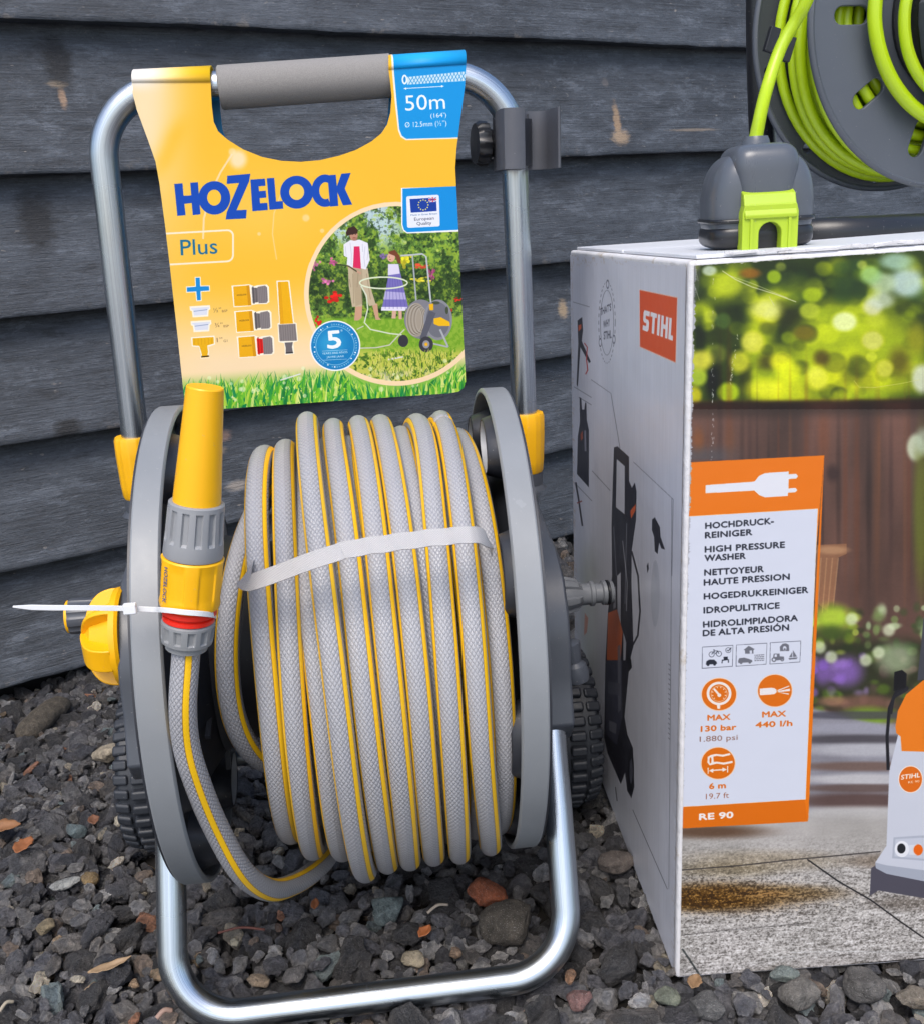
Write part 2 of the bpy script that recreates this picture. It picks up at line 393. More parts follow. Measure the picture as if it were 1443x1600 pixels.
def rock(seed, sub=4, squash=(1, .85, .65), rough=.05, facets=14):
    r = np.random.default_rng(seed); bm = bmesh.new(); bmesh.ops.create_icosphere(bm, subdivisions=sub, radius=1)
    N = r.normal(size=(facets, 3)); N /= np.linalg.norm(N, axis=1)[:, None]; D = r.uniform(.62, .95, facets)
    off = Vector(r.uniform(-50, 50, 3))
    for v in bm.verts:
        d = np.array(v.co); k = N @ d; rr = 1.0
        m = k > .05
        if m.any(): rr = min(1.05, float((D[m] / k[m]).min()))
        p = v.co * rr
        f = 1 + rough * 2.2 * mnoise.noise(p * 1.6 + off) + rough * 1.1 * mnoise.noise(p * 4.2 + off) + rough * .6 * mnoise.noise(p * 10 + off) + rough * .5 * mnoise.noise(p * 22 + off)
        p = p * f; v.co = Vector((p.x * squash[0], p.y * squash[1], p.z * squash[2]))
    me = bpy.data.meshes.new('stone'); bm.to_mesh(me); bm.free(); me.polygons.foreach_set('use_smooth', [True] * len(me.polygons)); return me
STONE = stone_mat('gravel_stone')
pcol = bpy.data.collections.new('stone_shapes')
protos = []
for k in range(14):
    r = np.random.default_rng(100 + k)
    me = rock(100 + k, 4, (1, r.uniform(.62, .95), r.uniform(.45, .8)), r.uniform(.08, .15), int(r.integers(9, 20))); me.materials.append(STONE)
    o = bpy.data.objects.new('stone_shape', me); pcol.objects.link(o); protos.append(o)

# individual stones and leaves first, as (pixel, width px, flatness, colour, label, kind)
THINGS = [
 ((762, 1403), 62, (1, .8, .62), (.36, .115, .055), 'rust orange brick-like stone inside the metal base frame', 'stone'),
 ((605, 1428), 56, (1, .92, .72), (.15, .19, .19), 'pale blue-green rounded stone under the hanging coil', 'stone'),
 ((795, 1455), 92, (1, .8, .62), (.085, .075, .062), 'large lumpy brown-grey stone below the orange stone', 'stone'),
 ((646, 1503), 40, (1, .75, .6), (.37, .32, .23), 'cream stone near the bottom bar of the frame', 'stone'),
 ((711, 1492), 24, (1, .8, .7), (.24, .17, .12), 'small tan stone right of the cream stone', 'stone'),
 ((901, 1568), 46, (1, .9, .6), (.22, .125, .115), 'flat pinkish stone outside the bent corner of the frame', 'stone'),
 ((890, 1530), 30, (.6, 1, .5), (.26, .15, .09), 'brown wood-like chip above the pinkish stone', 'chip'),
 ((1042, 1563), 44, (1, .8, .65), (.20, .22, .17), 'smooth greenish pebble in front of the box corner', 'stone'),
 ((962, 1352), 56, (1, .75, .6), (.16, .135, .12), 'brownish grey stone beside the box wall', 'stone'),
 ((404, 1538), 34, (1, .8, .6), (.30, .235, .17), 'tan stone just above the bottom bar at left', 'stone'),
 ((461, 1530), 44, (.75, 1, .6), (.135, .13, .13), 'smooth upright grey stone above the bottom bar', 'stone'),
 ((170, 1184), 56, (1, .7, .6), (.42, .36, .27), 'large cream stone left of the wheel', 'stone'),
 ((119, 1303), 34, (1, .8, .75), (.13, .17, .18), 'blue-green pebble at the far left of the gravel', 'stone'),
 ((141, 1378), 28, (1, .9, .8), (.24, .17, .085), 'ochre pebble below the blue-green pebble', 'stone'),
 ((103, 1386), 46, (1, .45, .3), (.34, .35, .34), 'thin white stone flake beside the ochre pebble', 'stone'),
 ((122, 1534), 24, (1, .6, .6), (.46, .42, .34), 'small smooth cream pebble at the lower left', 'stone'),
 ((188, 1286), 26, (1, .85, .6), (.44, .40, .32), 'pale broken stone left of the black wheel', 'stone'),
 ((74, 1452), 32, (1, .95, .7), (.27, .22, .14), 'rounded beige stone left of the base tube', 'stone'),
 ((210, 1540), 20, (1, .8, .7), (.36, .25, .16), 'pale tan pebble beside the frame bend at left', 'stone'),
 ((90, 1560-40), 60, (1, .8, .5), (.07, .07, .07), None, None),
 ((368, 1474), 16, (1, .9, .7), (.42, .38, .28), 'little cream pebble inside the frame at left', 'stone'),
 ((436, 1452), 18, (.7, 1, .7), (.10, .065, .05), 'dark brown seed-like pebble under the hose bend', 'stone'),
 ((1100, 1578), 60, (1, .8, .7), (.13, .13, .13), 'big grey stone at the foot of the box front', 'stone'),
 ((1225, 1530), 50, (1, .55, .5), (.21, .25, .24), 'pale green-grey stone half under the box', 'stone'),
 ((1250, 1560), 66, (1, .85, .7), (.19, .18, .165), 'grey stone with pale top before the box front', 'stone'),
 ((1345, 1545), 72, (1, .9, .65), (.13, .125, .12), 'largest grey stone before the box front', 'stone'),
 ((1425, 1565), 56, (1, .8, .6), (.24, .21, .17), 'beige-grey stone at the right end of the gravel', 'stone'),
 ((668, 1350+110), 30, (1, .8, .6), (.075, .075, .078), None, None),
]
def srgb(c): return tuple(((x / 255 + .055) / 1.055) ** 2.4 if x > 10 else x / 3294 for x in c)
special = []
for i, (px, wd, sq, col, lab, ct) in enumerate(THINGS):
    if lab is None: continue
    p = ray(*px); z = 0.0
    for _ in range(6):
        t = (z - CAMH) / p[2]; q = CAMP + t * p; z = float(gz(q[0], q[1])) + .003
    special.append((q[0], q[1], z, wd / 2 / FOC * t * 1.0, sq, col, lab, ct, i))
# drop the stones on a height map
cell = .004; X0, X1, Y0, Y1 = -.95, 1.0, .30, 2.05
nx, ny = int((X1 - X0) / cell), int((Y1 - Y0) / cell)
xs = X0 + (np.arange(nx) + .5) * cell; ys = Y0 + (np.arange(ny) + .5) * cell
SX, SY = np.meshgrid(xs, ys, indexing='ij'); surf = gz(SX, SY); 
und = np.array([[mnoise.noise(Vector((a * 7, b * 7, 2))) for b in ys[::8]] for a in xs[::8]]); und = np.kron(und, np.ones((8, 8)))[:nx, :ny]
surf = surf + .007 * np.pad(und, ((0, nx - und.shape[0]), (0, ny - und.shape[1])), 'edge')
hm = surf - .026
lid = np.full((nx, ny), .030) + surf          # how high a stone may stick out
def mark(poly_pts, rad, z):
    for p in poly_pts:
        m = (SX - p[0]) ** 2 + (SY - p[1]) ** 2 < rad ** 2; lid[m] = np.minimum(lid[m], z)
bar = [REEL.w((x, -.1326, -.2554)) for x in np.linspace(-.17, .17, 60)]
mark(bar, .0115, .0005)
for sx in (-1, 1): mark([REEL.w((.16 * sx, -.1326 + a, -.24)) for a in np.linspace(0, .04, 8)], .019, .006)
for sx, xx in ((1, .212), (-1, -.186)):
    mark([REEL.w((xx + a, .14 + b, -.27)) for a in np.linspace(-.02, .02, 5) for b in np.linspace(-.05, .05, 9)], .012, -.018)
for q in special: mark([q[:2]], q[3] * 1.25, q[2] - q[3] * .1)
import itertools
_n = np.array([1, .0, 0]); 
BXO = hit(1055, 1530, 2, 0, WORLD); BXS = hit(899, 1115, 2, 0, WORLD); BXR = hit(1443, 1503, 2, 0, WORLD)
u1 = BXR - BXO; u1 /= np.linalg.norm(u1); u2 = BXS - BXO; BD = np.linalg.norm(u2); u2 /= BD
a_ = ((SX - BXO[0]) * u2[1] - (SY - BXO[1]) * u2[0]) / (u1[0] * u2[1] - u1[1] * u2[0])
b_ = ((SY - BXO[1]) * u1[0] - (SX - BXO[0]) * u1[1]) / (u2[1] * u1[0] - u2[0] * u1[1])
inb = (a_ > .006) & (a_ < .5) & (b_ > .006) & (b_ < BD); lid[inb] = -.001; rim_ = (a_ > -.016) & (a_ < .5) & (b_ > -.018) & (b_ < BD) & ~inb; lid[rim_] = np.minimum(lid[rim_], .007)
rg = np.random.default_rng(11); PT, SCL, ROT, TINT, IDX = [], [], [], [], []
Q = np.array([[.105, .103, .105], [.078, .077, .082], [.135, .131, .129], [.095, .088, .082], [.175, .17, .165], [.062, .062, .068], [.21, .205, .20], [.15, .118, .095], [.26, .23, .18], [.40, .36, .30], [.13, .155, .155], [.24, .12, .075], [.20, .15, .10]])
PW = np.array([.22, .20, .16, .12, .09, .10, .04, .025, .014, .006, .011, .004, .010]); PW /= PW.sum()
NS = 90000; cx_, cy_ = rg.uniform(X0 + .03, X1 - .03, NS), rg.uniform(Y0 + .03, Y1 - .03, NS)
ok = (np.abs(cx_) < .60 * cy_ + .10) & ~((cx_ > BXO[0] + .05) & (cy_ > BXO[1] + .06)) & (cx_ * WN[0] + cy_ * WN[1] < 1.55); cx_, cy_ = cx_[ok], cy_[ok]; NS = min(len(cx_), 34000)
r_all = np.concatenate([np.exp(rg.normal(math.log(.0105), .36, 9000)), np.exp(rg.normal(math.log(.0080), .40, 9000)), np.exp(rg.normal(math.log(.0055), .40, NS))])
for k in range(NS):
    r = float(np.clip(r_all[k], .0030, .0200)); x, y = cx_[k], cy_[k]
    if x < -.36: r *= .82
    if y < .78: r = min(r * (1.25 if x > 0 else 1.12), .0175)
    # nothing is seen outside this wedge
    i0, i1 = int((x - r - X0) / cell), int((x + r - X0) / cell) + 1; j0, j1 = int((y - r - Y0) / cell), int((y + r - Y0) / cell) + 1
    d2 = ((SX[i0:i1, j0:j1] - x) ** 2 + (SY[i0:i1, j0:j1] - y) ** 2) / r / r; m = d2 < 1
    if not m.any(): continue
    hh = hm[i0:i1, j0:j1]; sz = rg.uniform(.72, 1.0)
    z = float(np.percentile(hh[m], 66)) + r * .55 * sz
    if (z + r * .66 > lid[i0:i1, j0:j1][m]).any() or z > surf[i0:i1, j0:j1][m].mean() + .003: continue
    topz = z + r * .62 * np.sqrt(np.clip(1 - d2, 0, 1)); hm[i0:i1, j0:j1] = np.where(m, np.maximum(hh, topz), hh)
    PT.append((x, y, z)); SCL.append(1.18 * r * np.array((rg.uniform(.95, 1.25), rg.uniform(.85, 1.1), rg.uniform(.85, 1.15))))
    ROT.append((rg.normal(0, .5), rg.normal(0, .5), rg.uniform(0, 6.28))); IDX.append(int(rg.integers(0, 14)))
    c = Q[rg.choice(len(Q), p=PW)] * rg.uniform(.68, 1.45)
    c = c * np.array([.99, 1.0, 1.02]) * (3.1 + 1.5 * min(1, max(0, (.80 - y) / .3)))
    if r > .012 and c.max() > .33: c = Q[0] * 1.4
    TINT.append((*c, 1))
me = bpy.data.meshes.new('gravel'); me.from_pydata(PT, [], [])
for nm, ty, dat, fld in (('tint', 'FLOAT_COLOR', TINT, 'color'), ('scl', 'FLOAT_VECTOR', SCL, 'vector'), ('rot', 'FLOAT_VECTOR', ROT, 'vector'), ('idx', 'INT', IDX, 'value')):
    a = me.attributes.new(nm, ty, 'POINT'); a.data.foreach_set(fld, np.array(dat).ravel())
gravel = bpy.data.objects.new('gravel', me); COL.objects.link(gravel); tag(gravel, 'loose dark grey crushed stone gravel with a few pale chips', 'gravel', None, 'stuff')
ng = bpy.data.node_groups.new('scatter_stones', 'GeometryNodeTree')
ng.interface.new_socket('Geometry', in_out='INPUT', socket_type='NodeSocketGeometry'); ng.interface.new_socket('Geometry', in_out='OUTPUT', socket_type='NodeSocketGeometry')
gi, go = ng.nodes.new('NodeGroupInput'), ng.nodes.new('NodeGroupOutput')
ip = ng.nodes.new('GeometryNodeInstanceOnPoints'); ci = ng.nodes.new('GeometryNodeCollectionInfo'); ci.inputs[0].default_value = pcol; ci.inputs[1].default_value = True; ci.inputs[2].default_value = True
def na(nm, ty):
    x = ng.nodes.new('GeometryNodeInputNamedAttribute'); x.data_type = ty; x.inputs[0].default_value = nm; return x.outputs[0]
L_ = ng.links.new
L_(gi.outputs[0], ip.inputs['Points']); L_(ci.outputs[0], ip.inputs['Instance']); ip.inputs['Pick Instance'].default_value = True
L_(na('idx', 'INT'), ip.inputs['Instance Index']); L_(na('rot', 'FLOAT_VECTOR'), ip.inputs['Rotation']); L_(na('scl', 'FLOAT_VECTOR'), ip.inputs['Scale'])
L_(ip.outputs[0], go.inputs[0])
md = gravel.modifiers.new('scatter', 'NODES'); md.node_group = ng
print('stones', len(PT))
for (x, y, z, r, sq, col, lab, ct, i) in special:
    me = rock(500 + i, 4, sq, .05 if ct == 'stone' else .03, 13); 
    me.materials.append(stone_mat('stone_tint', col))
    a0 = np.array([v.co for v in me.vertices]); a0 = a0 * r; 
    me.vertices.foreach_set('co', a0.ravel())
    o = bpy.data.objects.new('stone' if ct == 'stone' else 'wood_chip', me); COL.objects.link(o)
    o.location = (x, y, z + r * .30); o.rotation_euler = (.15 * S(i), .12 * C(i * 2), (i * .7 % 1 - .5) * .9)
    tag(o, lab, ct, 'odd coloured stones lying on the dark gravel' if ct == 'stone' else None)
# dead leaves and a split log
def leaf(px, L, Wd, rz, col, lab, curl=.35):
    q = hit(*px, 2, float(-.005), WORLD); z = float(gz(q[0], q[1])) + .021
    V, F = [], []
    for i in range(11):
        s = i / 10; wdt = Wd * (math.sin(math.pi * min(1, s * .96 + .03)) ** .8) * (1 - .25 * s)
        for j in range(7):
            t = j / 3 - 1
            V.append(((s - .5) * L, wdt * t * (1 + .12 * S(s * 40 + j)), curl * L * (s - .5) ** 2 + abs(t) * wdt * .5 + .0015 * mnoise.noise(Vector((s * 9, t * 4, px[0])))))
    F = [(i * 7 + j, (i + 1) * 7 + j, (i + 1) * 7 + j + 1, i * 7 + j + 1) for i in range(10) for j in range(6)]
    n = NT('dead_leaf'); n.base(n.mix(n.noise(150, n.obj(), 4), tuple(x * .5 for x in col), col)); n.rough(.6)
    V = np.array(V); cz, sz = C(rz), S(rz); V2 = np.stack([V[:, 0] * cz - V[:, 1] * sz, V[:, 0] * sz + V[:, 1] * cz, V[:, 2]], 1) + np.array([q[0], q[1], z])
    o = mesh('dead_leaf', V2, F, n.m); so = o.modifiers.new('thickness', 'SOLIDIFY'); so.thickness = .0006
    tag(o, lab, 'leaf', 'dead leaves on the gravel')
leaf((12, 1318), .032, .012, .2, (.30, .14, .06), 'brown dead leaf at the left edge of the gravel')
leaf((44, 1350), .026, .010, 1.4, (.34, .13, .05), 'small rust coloured leaf right of the edge leaf')
leaf((152, 1313), .018, .006, 2.0, (.20, .09, .05), 'curled dark brown leaf beside the blue-green pebble')
leaf((200, 1130), .022, .006, .5, (.42, .20, .11), 'orange leaf scrap left of the reel flange')
leaf((667, 1497), .016, .0055, 1.0, (.45, .15, .05), 'curled orange leaf scrap beside the cream stone')
leaf((497, 1452), .014, .004, 1.6, (.45, .17, .07), 'tiny orange leaf scrap under the coil')
leaf((180, 1552), .034, .005, .5, (.38, .26, .15), 'long tan leaf left of the frame bend')
leaf((1374-290, 1578), .016, .006, 1.0, (.30, .18, .09), 'brown leaf scrap beside the greenish pebble')
q0, q1 = hit(38, 1160, 2, -.062, WORLD), hit(102, 1102, 2, -.062, WORLD)
P = cat([q0, q0 * .6 + q1 * .4 + (0, 0, .006), q1], 10); V, F, UV = tube(P, [.019 * (1 - .5 * abs(i / (len(P) - 1) * 2 - 1) ** 6) for i in range(len(P))], 14)
V = V + np.array([.0022 * np.array(mnoise.noise_vector(Vector(v) * 55)) for v in V]) + np.array([0, 0, .014])
V = V * np.array([1, 1, .8]) + np.array([0, 0, -.018]); o = mesh('wood_chunk', V, F, stone_mat('weathered_wood', (.10, .085, .065))); tag(o, 'weathered chunk of wood lying in the shade under the wall', 'wood')
def twig(p, q, r, col, lab):
    a, b = hit(*p, 2, .008, WORLD), hit(*q, 2, .008, WORLD)
    for t in (a, b): t[2] = float(gz(t[0], t[1])) + .012
    P = cat([a, a * .5 + b * .5 + np.array([0, .001, .003]), b], 6); V, F, _ = tube(P, r, 7)
    tag(mesh('twig', V, F, plastic('dry_twig', col, .8)), lab, 'twig', 'dry twigs on the gravel')
twig((342, 1464), (415, 1459), .0011, (.11, .04, .03), 'thin red-brown twig under the hose bend')
twig((246, 1598), (270, 1586), .002, (.30, .20, .16), 'short pinkish stick at the bottom left')
twig((668, 1433), (700, 1420), .0013, (.35, .30, .24), 'pale dry stem left of the orange stone')
twig((0, 1585), (22, 1570), .0014, (.33, .29, .22), 'pale straw at the bottom left corner')
# ------------------------------------------------------------------ the metal hose reel cart
FR = REEL
G0 = -.2695
cart = thing('hose_reel_cart', 'large wheeled hose reel with grey rims, zinc tube frame and tall handle', 'hose reel', (0, 0, G0))
def tb(name, P, r, m, parent, n=24, **k):
    V, F, UV = tube(P, r, n, **k); return mesh(name, V, F, m, parent, uv=UV)
def lt(name, o, d, prof, m, parent=None, n=48, mod=None, ang=30, ref=None, cap=True):
    V, F = lathe(o, d, prof, n, mod, cap, ref); return smooth_by_angle(mesh(name, V, F, m, parent), ang)
tb('base_frame', fillet([(-.1440, -.035, -.045), (-.1505, -.1326, -.2560), (.1565, -.1326, -.2560), (.164, -.016, -.040)], .050, 14), .0114, ZINC, cart, 32, n0=(0, 1, 0))
hnd = tb('handle', fillet([(-.1785, .14, .05), (-.1705, .14, .4263), (.1710, .14, .4335), (.1795, .14, .05)], .056, 14), .0116, ZINC, cart, 32, n0=(0, 1, 0))
g0, g1 = hit(343, 137, 1, .14), hit(612, 118, 1, .14)
lt('handle_grip', g0, g1 - g0, [(0, .0125), (0, .0162), (.001, .0172), (np.linalg.norm(g1 - g0) - .001, .0172), (np.linalg.norm(g1 - g0), .0162)], FOAM, hnd, 40)
for s in (-1, 1):
    x = .1795 if s > 0 else -.1785
    fl = lambda t, k: 1 + .05 * abs(C(2 * t)) + (.02 if S(14 * t) > 0 else 0)
    lt('tube_clamp', (x, .14, .140), (0, 0, -1), [(0, .0125), (0, .0145), (.003, .0156), (.018, .0158), (.045, .0150), (.055, .0142), (.058, .0125)], YEL, cart, 84, fl)
    lt('tube_collar', (x, .14, .083), (0, 0, -1), [(0, .0125), (0, .0145), (.012, .0145), (.016, .018)], SLATE, cart, 32)
# side plates
OUT = [(.118, .082), (.098, .072), (.060, .060), (.009, .050), (-.020, .034), (-.036, .010), (-.043, -.014), (-.044, -.042), (-.050, -.062), (-.056, -.080), (-.044, -.098), (0, -.118), (.055, -.125), (.095, -.165), (.118, -.212), (.150, -.218), (.172, -.190), (.166, -.08), (.166, 0), (.162, .082)]
for s in (-1, 1):
    x0, x1 = (.1420, .1785) if s > 0 else (-.1375, -.1760)
    V, F = prism(OUT, 0, x0, x1)
    if s > 0: F = [f[::-1] for f in F]
    # dome the outer face
    cen = np.array([.045, -.04]); n = len(OUT); V = np.array(V, float)
    ring = V[n:].copy(); ring[:, 0] += s * .006; ring[:, 1:] = cen + (ring[:, 1:] - cen) * .62; 
    V = np.vstack([V, ring]); F = F[:-1] + [(n + i, n + (i + 1) % n, 2 * n + (i + 1) % n, 2 * n + i) if s < 0 else (n + (i + 1) % n, n + i, 2 * n + i, 2 * n + (i + 1) % n) for i in range(n)]
    F.append(tuple(range(2 * n, 3 * n)) if s < 0 else tuple(range(2 * n, 3 * n))[::-1])
    o = mesh('side_plate', V, F, SLATE, cart, bevel=.010, seg=5)
# flanges
BOSS = [12, 57, 102, 147, 192, 237, 282, 327]
for s in (-1, 1):
    pr = [(.1345, .1855), (.1335, .176), (.1300, .165), (.1285, .125), (.124, .118), (.105, .092), (.098, .070), (.098, .050)]
    pr = pr + [(a + .003, b) for a, b in pr[::-1]]
    fl = lt('flange', (0, 0, 0), (s, 0, 0), pr + [pr[0]], DARK, cart, 96, cap=False)
    shr = (lambda V: np.stack([V[:, 0] + .0030 + V[:, 1] * .045, V[:, 1], V[:, 2]], 1)) if s > 0 else (lambda V: V + np.array([.0030, 0, 0]))
    if s < 0:
        for v_ in fl.data.vertices: v_.co.x += .0030
    for q_ in (fl,):
        if s > 0:
            for v_ in q_.data.vertices: v_.co.x += .0030 + v_.co.y * .045
    rp = [(.1165, .1850), (.1170, .1868), (.1180, .1878), (.1345, .1878), (.1355, .1872), (.1360, .1855), (.1345, .1838), (.1190, .1835), (.1170, .1838), (.1165, .1850)]
    lt('rim', (0, 0, 0), (s, 0, 0), rp, GREY, fl, 160, cap=False)
    if s < 0:
        for v_ in bpy.data.objects[fl.children[-1].name].data.vertices: v_.co.x += .0030
    if s > 0:
        for v_ in bpy.data.objects[fl.children[-1].name].data.vertices: v_.co.x += .0030 + v_.co.y * .045
    for i, a in enumerate(BOSS):
        a = math.radians(a); er = np.array([0, -S(a), C(a)]); et = np.array([0, -C(a), -S(a)]); c = er * .155; n = 28
        def ringp(x, rr, rt): return [np.array([s * x, 0, 0]) + c + er * rr * C(t) + et * rt * S(t) for t in np.arange(n) / n * 2 * np.pi]
        V = ringp(.1315, .027, .036) + ringp(.120, .0225, .031) + ringp(.1125, .0200, .0285) + ringp(.1115, .0190, .0275) + ringp(.1125, .0180, .0265)
        F = [(k * n + j, k * n + (j + 1) % n, (k + 1) * n + (j + 1) % n, (k + 1) * n + j) for k in range(4) for j in range(n)]
        mesh('pocket', shr(np.array(V)), F, DARK, fl)
        V = ringp(.1120, .0181, .0266) + ringp(.1170, .0165, .025); F = [(j, (j + 1) % n, n + (j + 1) % n, n + j) for j in range(n)] + [tuple(range(n, 2 * n))]
        smooth_by_angle(mesh('pocket_cover', shr(np.array(V)), F, LGREY, fl), 30)
drum = lt('drum', (-.100, 0, -.004), (1, 0, 0), [(0, .05), (0, .088), (.006, .086), (.03, .078), (.17, .078), (.194, .086), (.2, .088), (.2, .05)], DARK, cart, 64)
for i in range(6):
    a = i * math.pi / 3 + .3; er = np.array([0, C(a), S(a)]); 
    V, F = box((0, 0, 0), (.002, .012, .0015)); V = np.array([(v[0] - .104, *(er[1:] * (.099 + v[1]) + np.array([-er[2], er[1]]) * v[2])) for v in V])
    mesh('drum_rib', V, F, DARK, drum, smooth=False)
# wheels
for s in (-1, 1):
    xa, xb = (.190, .238) if s > 0 else (-.178, -.224)
    W_ = abs(xb - xa); c = np.array([xa, .14, -.190]); d = np.array([1.0 if s > 0 else -1.0, 0, 0])
    parts = [lathe(c, d, [(0, .02), (0, .068), (.003, .0765), (W_ * .45, .0785), (W_ - .006, .0765), (W_ - .001, .066), (W_ - .004, .055), (W_ - .012, .05), (W_ - .012, .02)], 96)]
    N = 36
    for i in range(N):
        a = i / N * 2 * math.pi
        for (p0, p1, sh, rt, rw) in ((.02, .20, 0, .0825, .0050), (.27, .60, 0, .0848, .0050), (.67, .97, 0, .0815, .0050)):
            aa = a + sh * 2 * math.pi / N; er = np.array([0, C(aa), S(aa)]); et = np.array([0, -S(aa), C(aa)])
            V = []
            for ff in (p0, p1):
                for sg in (-1, 1):
                    for rr, kk in ((.072, 1.15), (rt - (.004 if ff > .9 else 0), .86)):
                        V.append(c + d * W_ * ff + et * sg * rw * kk + er * rr)
            parts.append((np.array(V), [(0, 1, 3, 2), (4, 6, 7, 5), (0, 4, 5, 1), (2, 3, 7, 6), (0, 2, 6, 4), (1, 5, 7, 3)]))
    V, F = join(parts); o = mesh('wheel', V, F, RUBBER, cart, smooth=True, bevel=.0024, seg=3)
    lt('hub_cap', c + d * (W_ - .013), d, [(0, .048), (.004, .046), (.008, .030), (.012, .014), (.012, .0)], GREY, o, 40)
tb('axle', [(-.205, .14, -.193), (0, .14, -.193), (.235, .14, -.193)], .008, ZINC, cart, 20)
# crank
ck = lt('crank', (-.174, 0, .007), (-1, 0, 0), [(0, .012), (0, .0385), (.0025, .0400), (.007, .0390), (.008, .030), (.025, .022), (.033, .010), (.0335, 0)], YEL, cart, 48)
prf = [tuple(p_) for p_ in cat(np.array([(.006, .0388), (.013, .0385), (.022, .0350), (.029, .0265), (.0338, .012), (.0345, 0)]), 5)]
for i in range(3):
    a = i * math.pi / 3 + .12; er = np.array([0, C(a), S(a)]); et = np.array([0, -S(a), C(a)]); hwd = .0022 if i != 0 else .0095
    o0 = np.array([-.174, 0, .007]); pts = [o0 + np.array([-p_, 0, 0]) + er * r_ for p_, r_ in prf] + [o0 + np.array([-p_, 0, 0]) - er * r_ for p_, r_ in prf[-2::-1]]
    n = len(pts); V = [p + et * hwd for p in pts] + [p - et * hwd for p in pts]
    F = [tuple(range(n)), tuple(range(n, 2 * n))[::-1]] + [(i_, n + i_, n + (i_ + 1) % n, (i_ + 1) % n) for i_ in range(n)]
    mesh('crank_rib', V, F, YEL, ck, bevel=.0012)
fl = lambda t, k: 1 + .035 * (1 if C(8 * t) > -.2 else -1)
kb = lt('crank_handle', (-.176, .032, .0145), (-1, 0, 0), [(0, .0), (0, .0125), (.003, .0142), (.035, .0142), (.046, .0148), (.049, .0142), (.049, 0)], SLATE, ck, 64, fl)
lt('handle_end_ring', (-.2250, .032, .0145), (-1, 0, 0), [(0, .0), (0, .0138), (.0022, .0134), (.0030, .011), (.0030, 0)], YEL, kb, 40)
# inlet
fl6 = lambda t, k: 1 + (.10 * (1 if C(6 * t) > .1 else -.6) if k in (2, 3, 4) else 0)
ic = lt('inlet_connector', (.176, .036, -.0045), (1, 0, 0), [(0, .010), (.006, .012), (.008, .0150), (.016, .0155), (.026, .0130), (.030, .0098), (.037, .0095), (.038, .0110), (.041, .0110), (.042, .0088), (.048, .0088), (.049, .0108), (.052, .0110), (.0525, .0092), (.055, .0092), (.0555, .0106), (.0585, .0100), (.0585, .006)], CGREY, cart, 72, fl6)
lt('seal_ring', (.2286, .036, -.0045), (1, 0, 0), [(0, .009), (.0005, .0112), (.0022, .0112), (.0027, .009)], BLACKP, ic, 40)
# locking lever
lv = lt('locking_lever', (.180, -.028, -.018), (.22, -.10, -1), [(0, .005), (.002, .009), (.012, .0075), (.019, .0060), (.022, .0092), (.029, .0104), (.036, .0088), (.039, .003), (.0395, 0)], SLATE, cart, 28)
lt('lever_pin', (.135, -.006, -.052), (1, 0, -.05), [(0, .003), (.045, .003), (.045, 0)], ZINC, lv, 16)
# accessory holder on the right tube
def arcs(cx, cy, r, a0, a1, n=8): return [(cx + r * C(a), cy + r * S(a)) for a in np.linspace(math.radians(a0), math.radians(a1), n)]
zb, zt = .3550, .4025
outer = [(.1545, .124), (.1555, .113), (.160, .110), (.170, .1095), (.175, .112), (.1790, .122), (.182, .136)] + arcs(.1935, .134, .011, 170, 70, 8)[::-1][::-1]
prof = [(.1530, .150), (.1530, .108), (.1550, .1005), (.1600, .0975), (.1700, .0975), (.1748, .1000), (.1768, .1080), (.1785, .1300)] + arcs(.1895, .1290, .0112, 175, 95, 6) + [(.1930, .1402)] + arcs(.1945, .1300, .0102, 85, 10, 6) + [(.2062, .1080), (.2075, .1010), (.2092, .1000), (.2105, .1020), (.2095, .1320)] + arcs(.1960, .1330, .0135, 5, 80, 6) + [(.1860, .1540), (.1720, .1560)]
prof = [(.1705 + (a_ - .1705) * .86, b_) for a_, b_ in prof]; V, F = prism(prof, 2, zb, zt); ah = mesh('accessory_holder', V, [f[::-1] for f in F], plastic('holder_grey', (.075, .080, .096), .5), cart, bevel=.0014, seg=3)
for xx in (.1845,): 
    V, F = box((xx, .1398, (zb + zt) / 2), (.0007, .0012, (zt - zb) / 2 - .002)); mesh('holder_rib', V, F, DARK, ah, smooth=False)
flk = lambda t, k: 1 + (.05 * C(12 * t) if 1 < k < 5 else 0)
kn = lt('clamp_knob', (.156, .150, .378), (-1, -.12, 0), [(0, .0), (0, .011), (.004, .0125), (.006, .0175), (.013, .0180), (.017, .0165), (.018, .010), (.018, 0)], BLACKP, ah, 72, flk)
lt('clamp_sleeve', (.1712, .14, .358), (0, 0, 1), [(0, .0122), (0, .0165), (.038, .0165), (.038, .0122)], DARK, ah, 32)

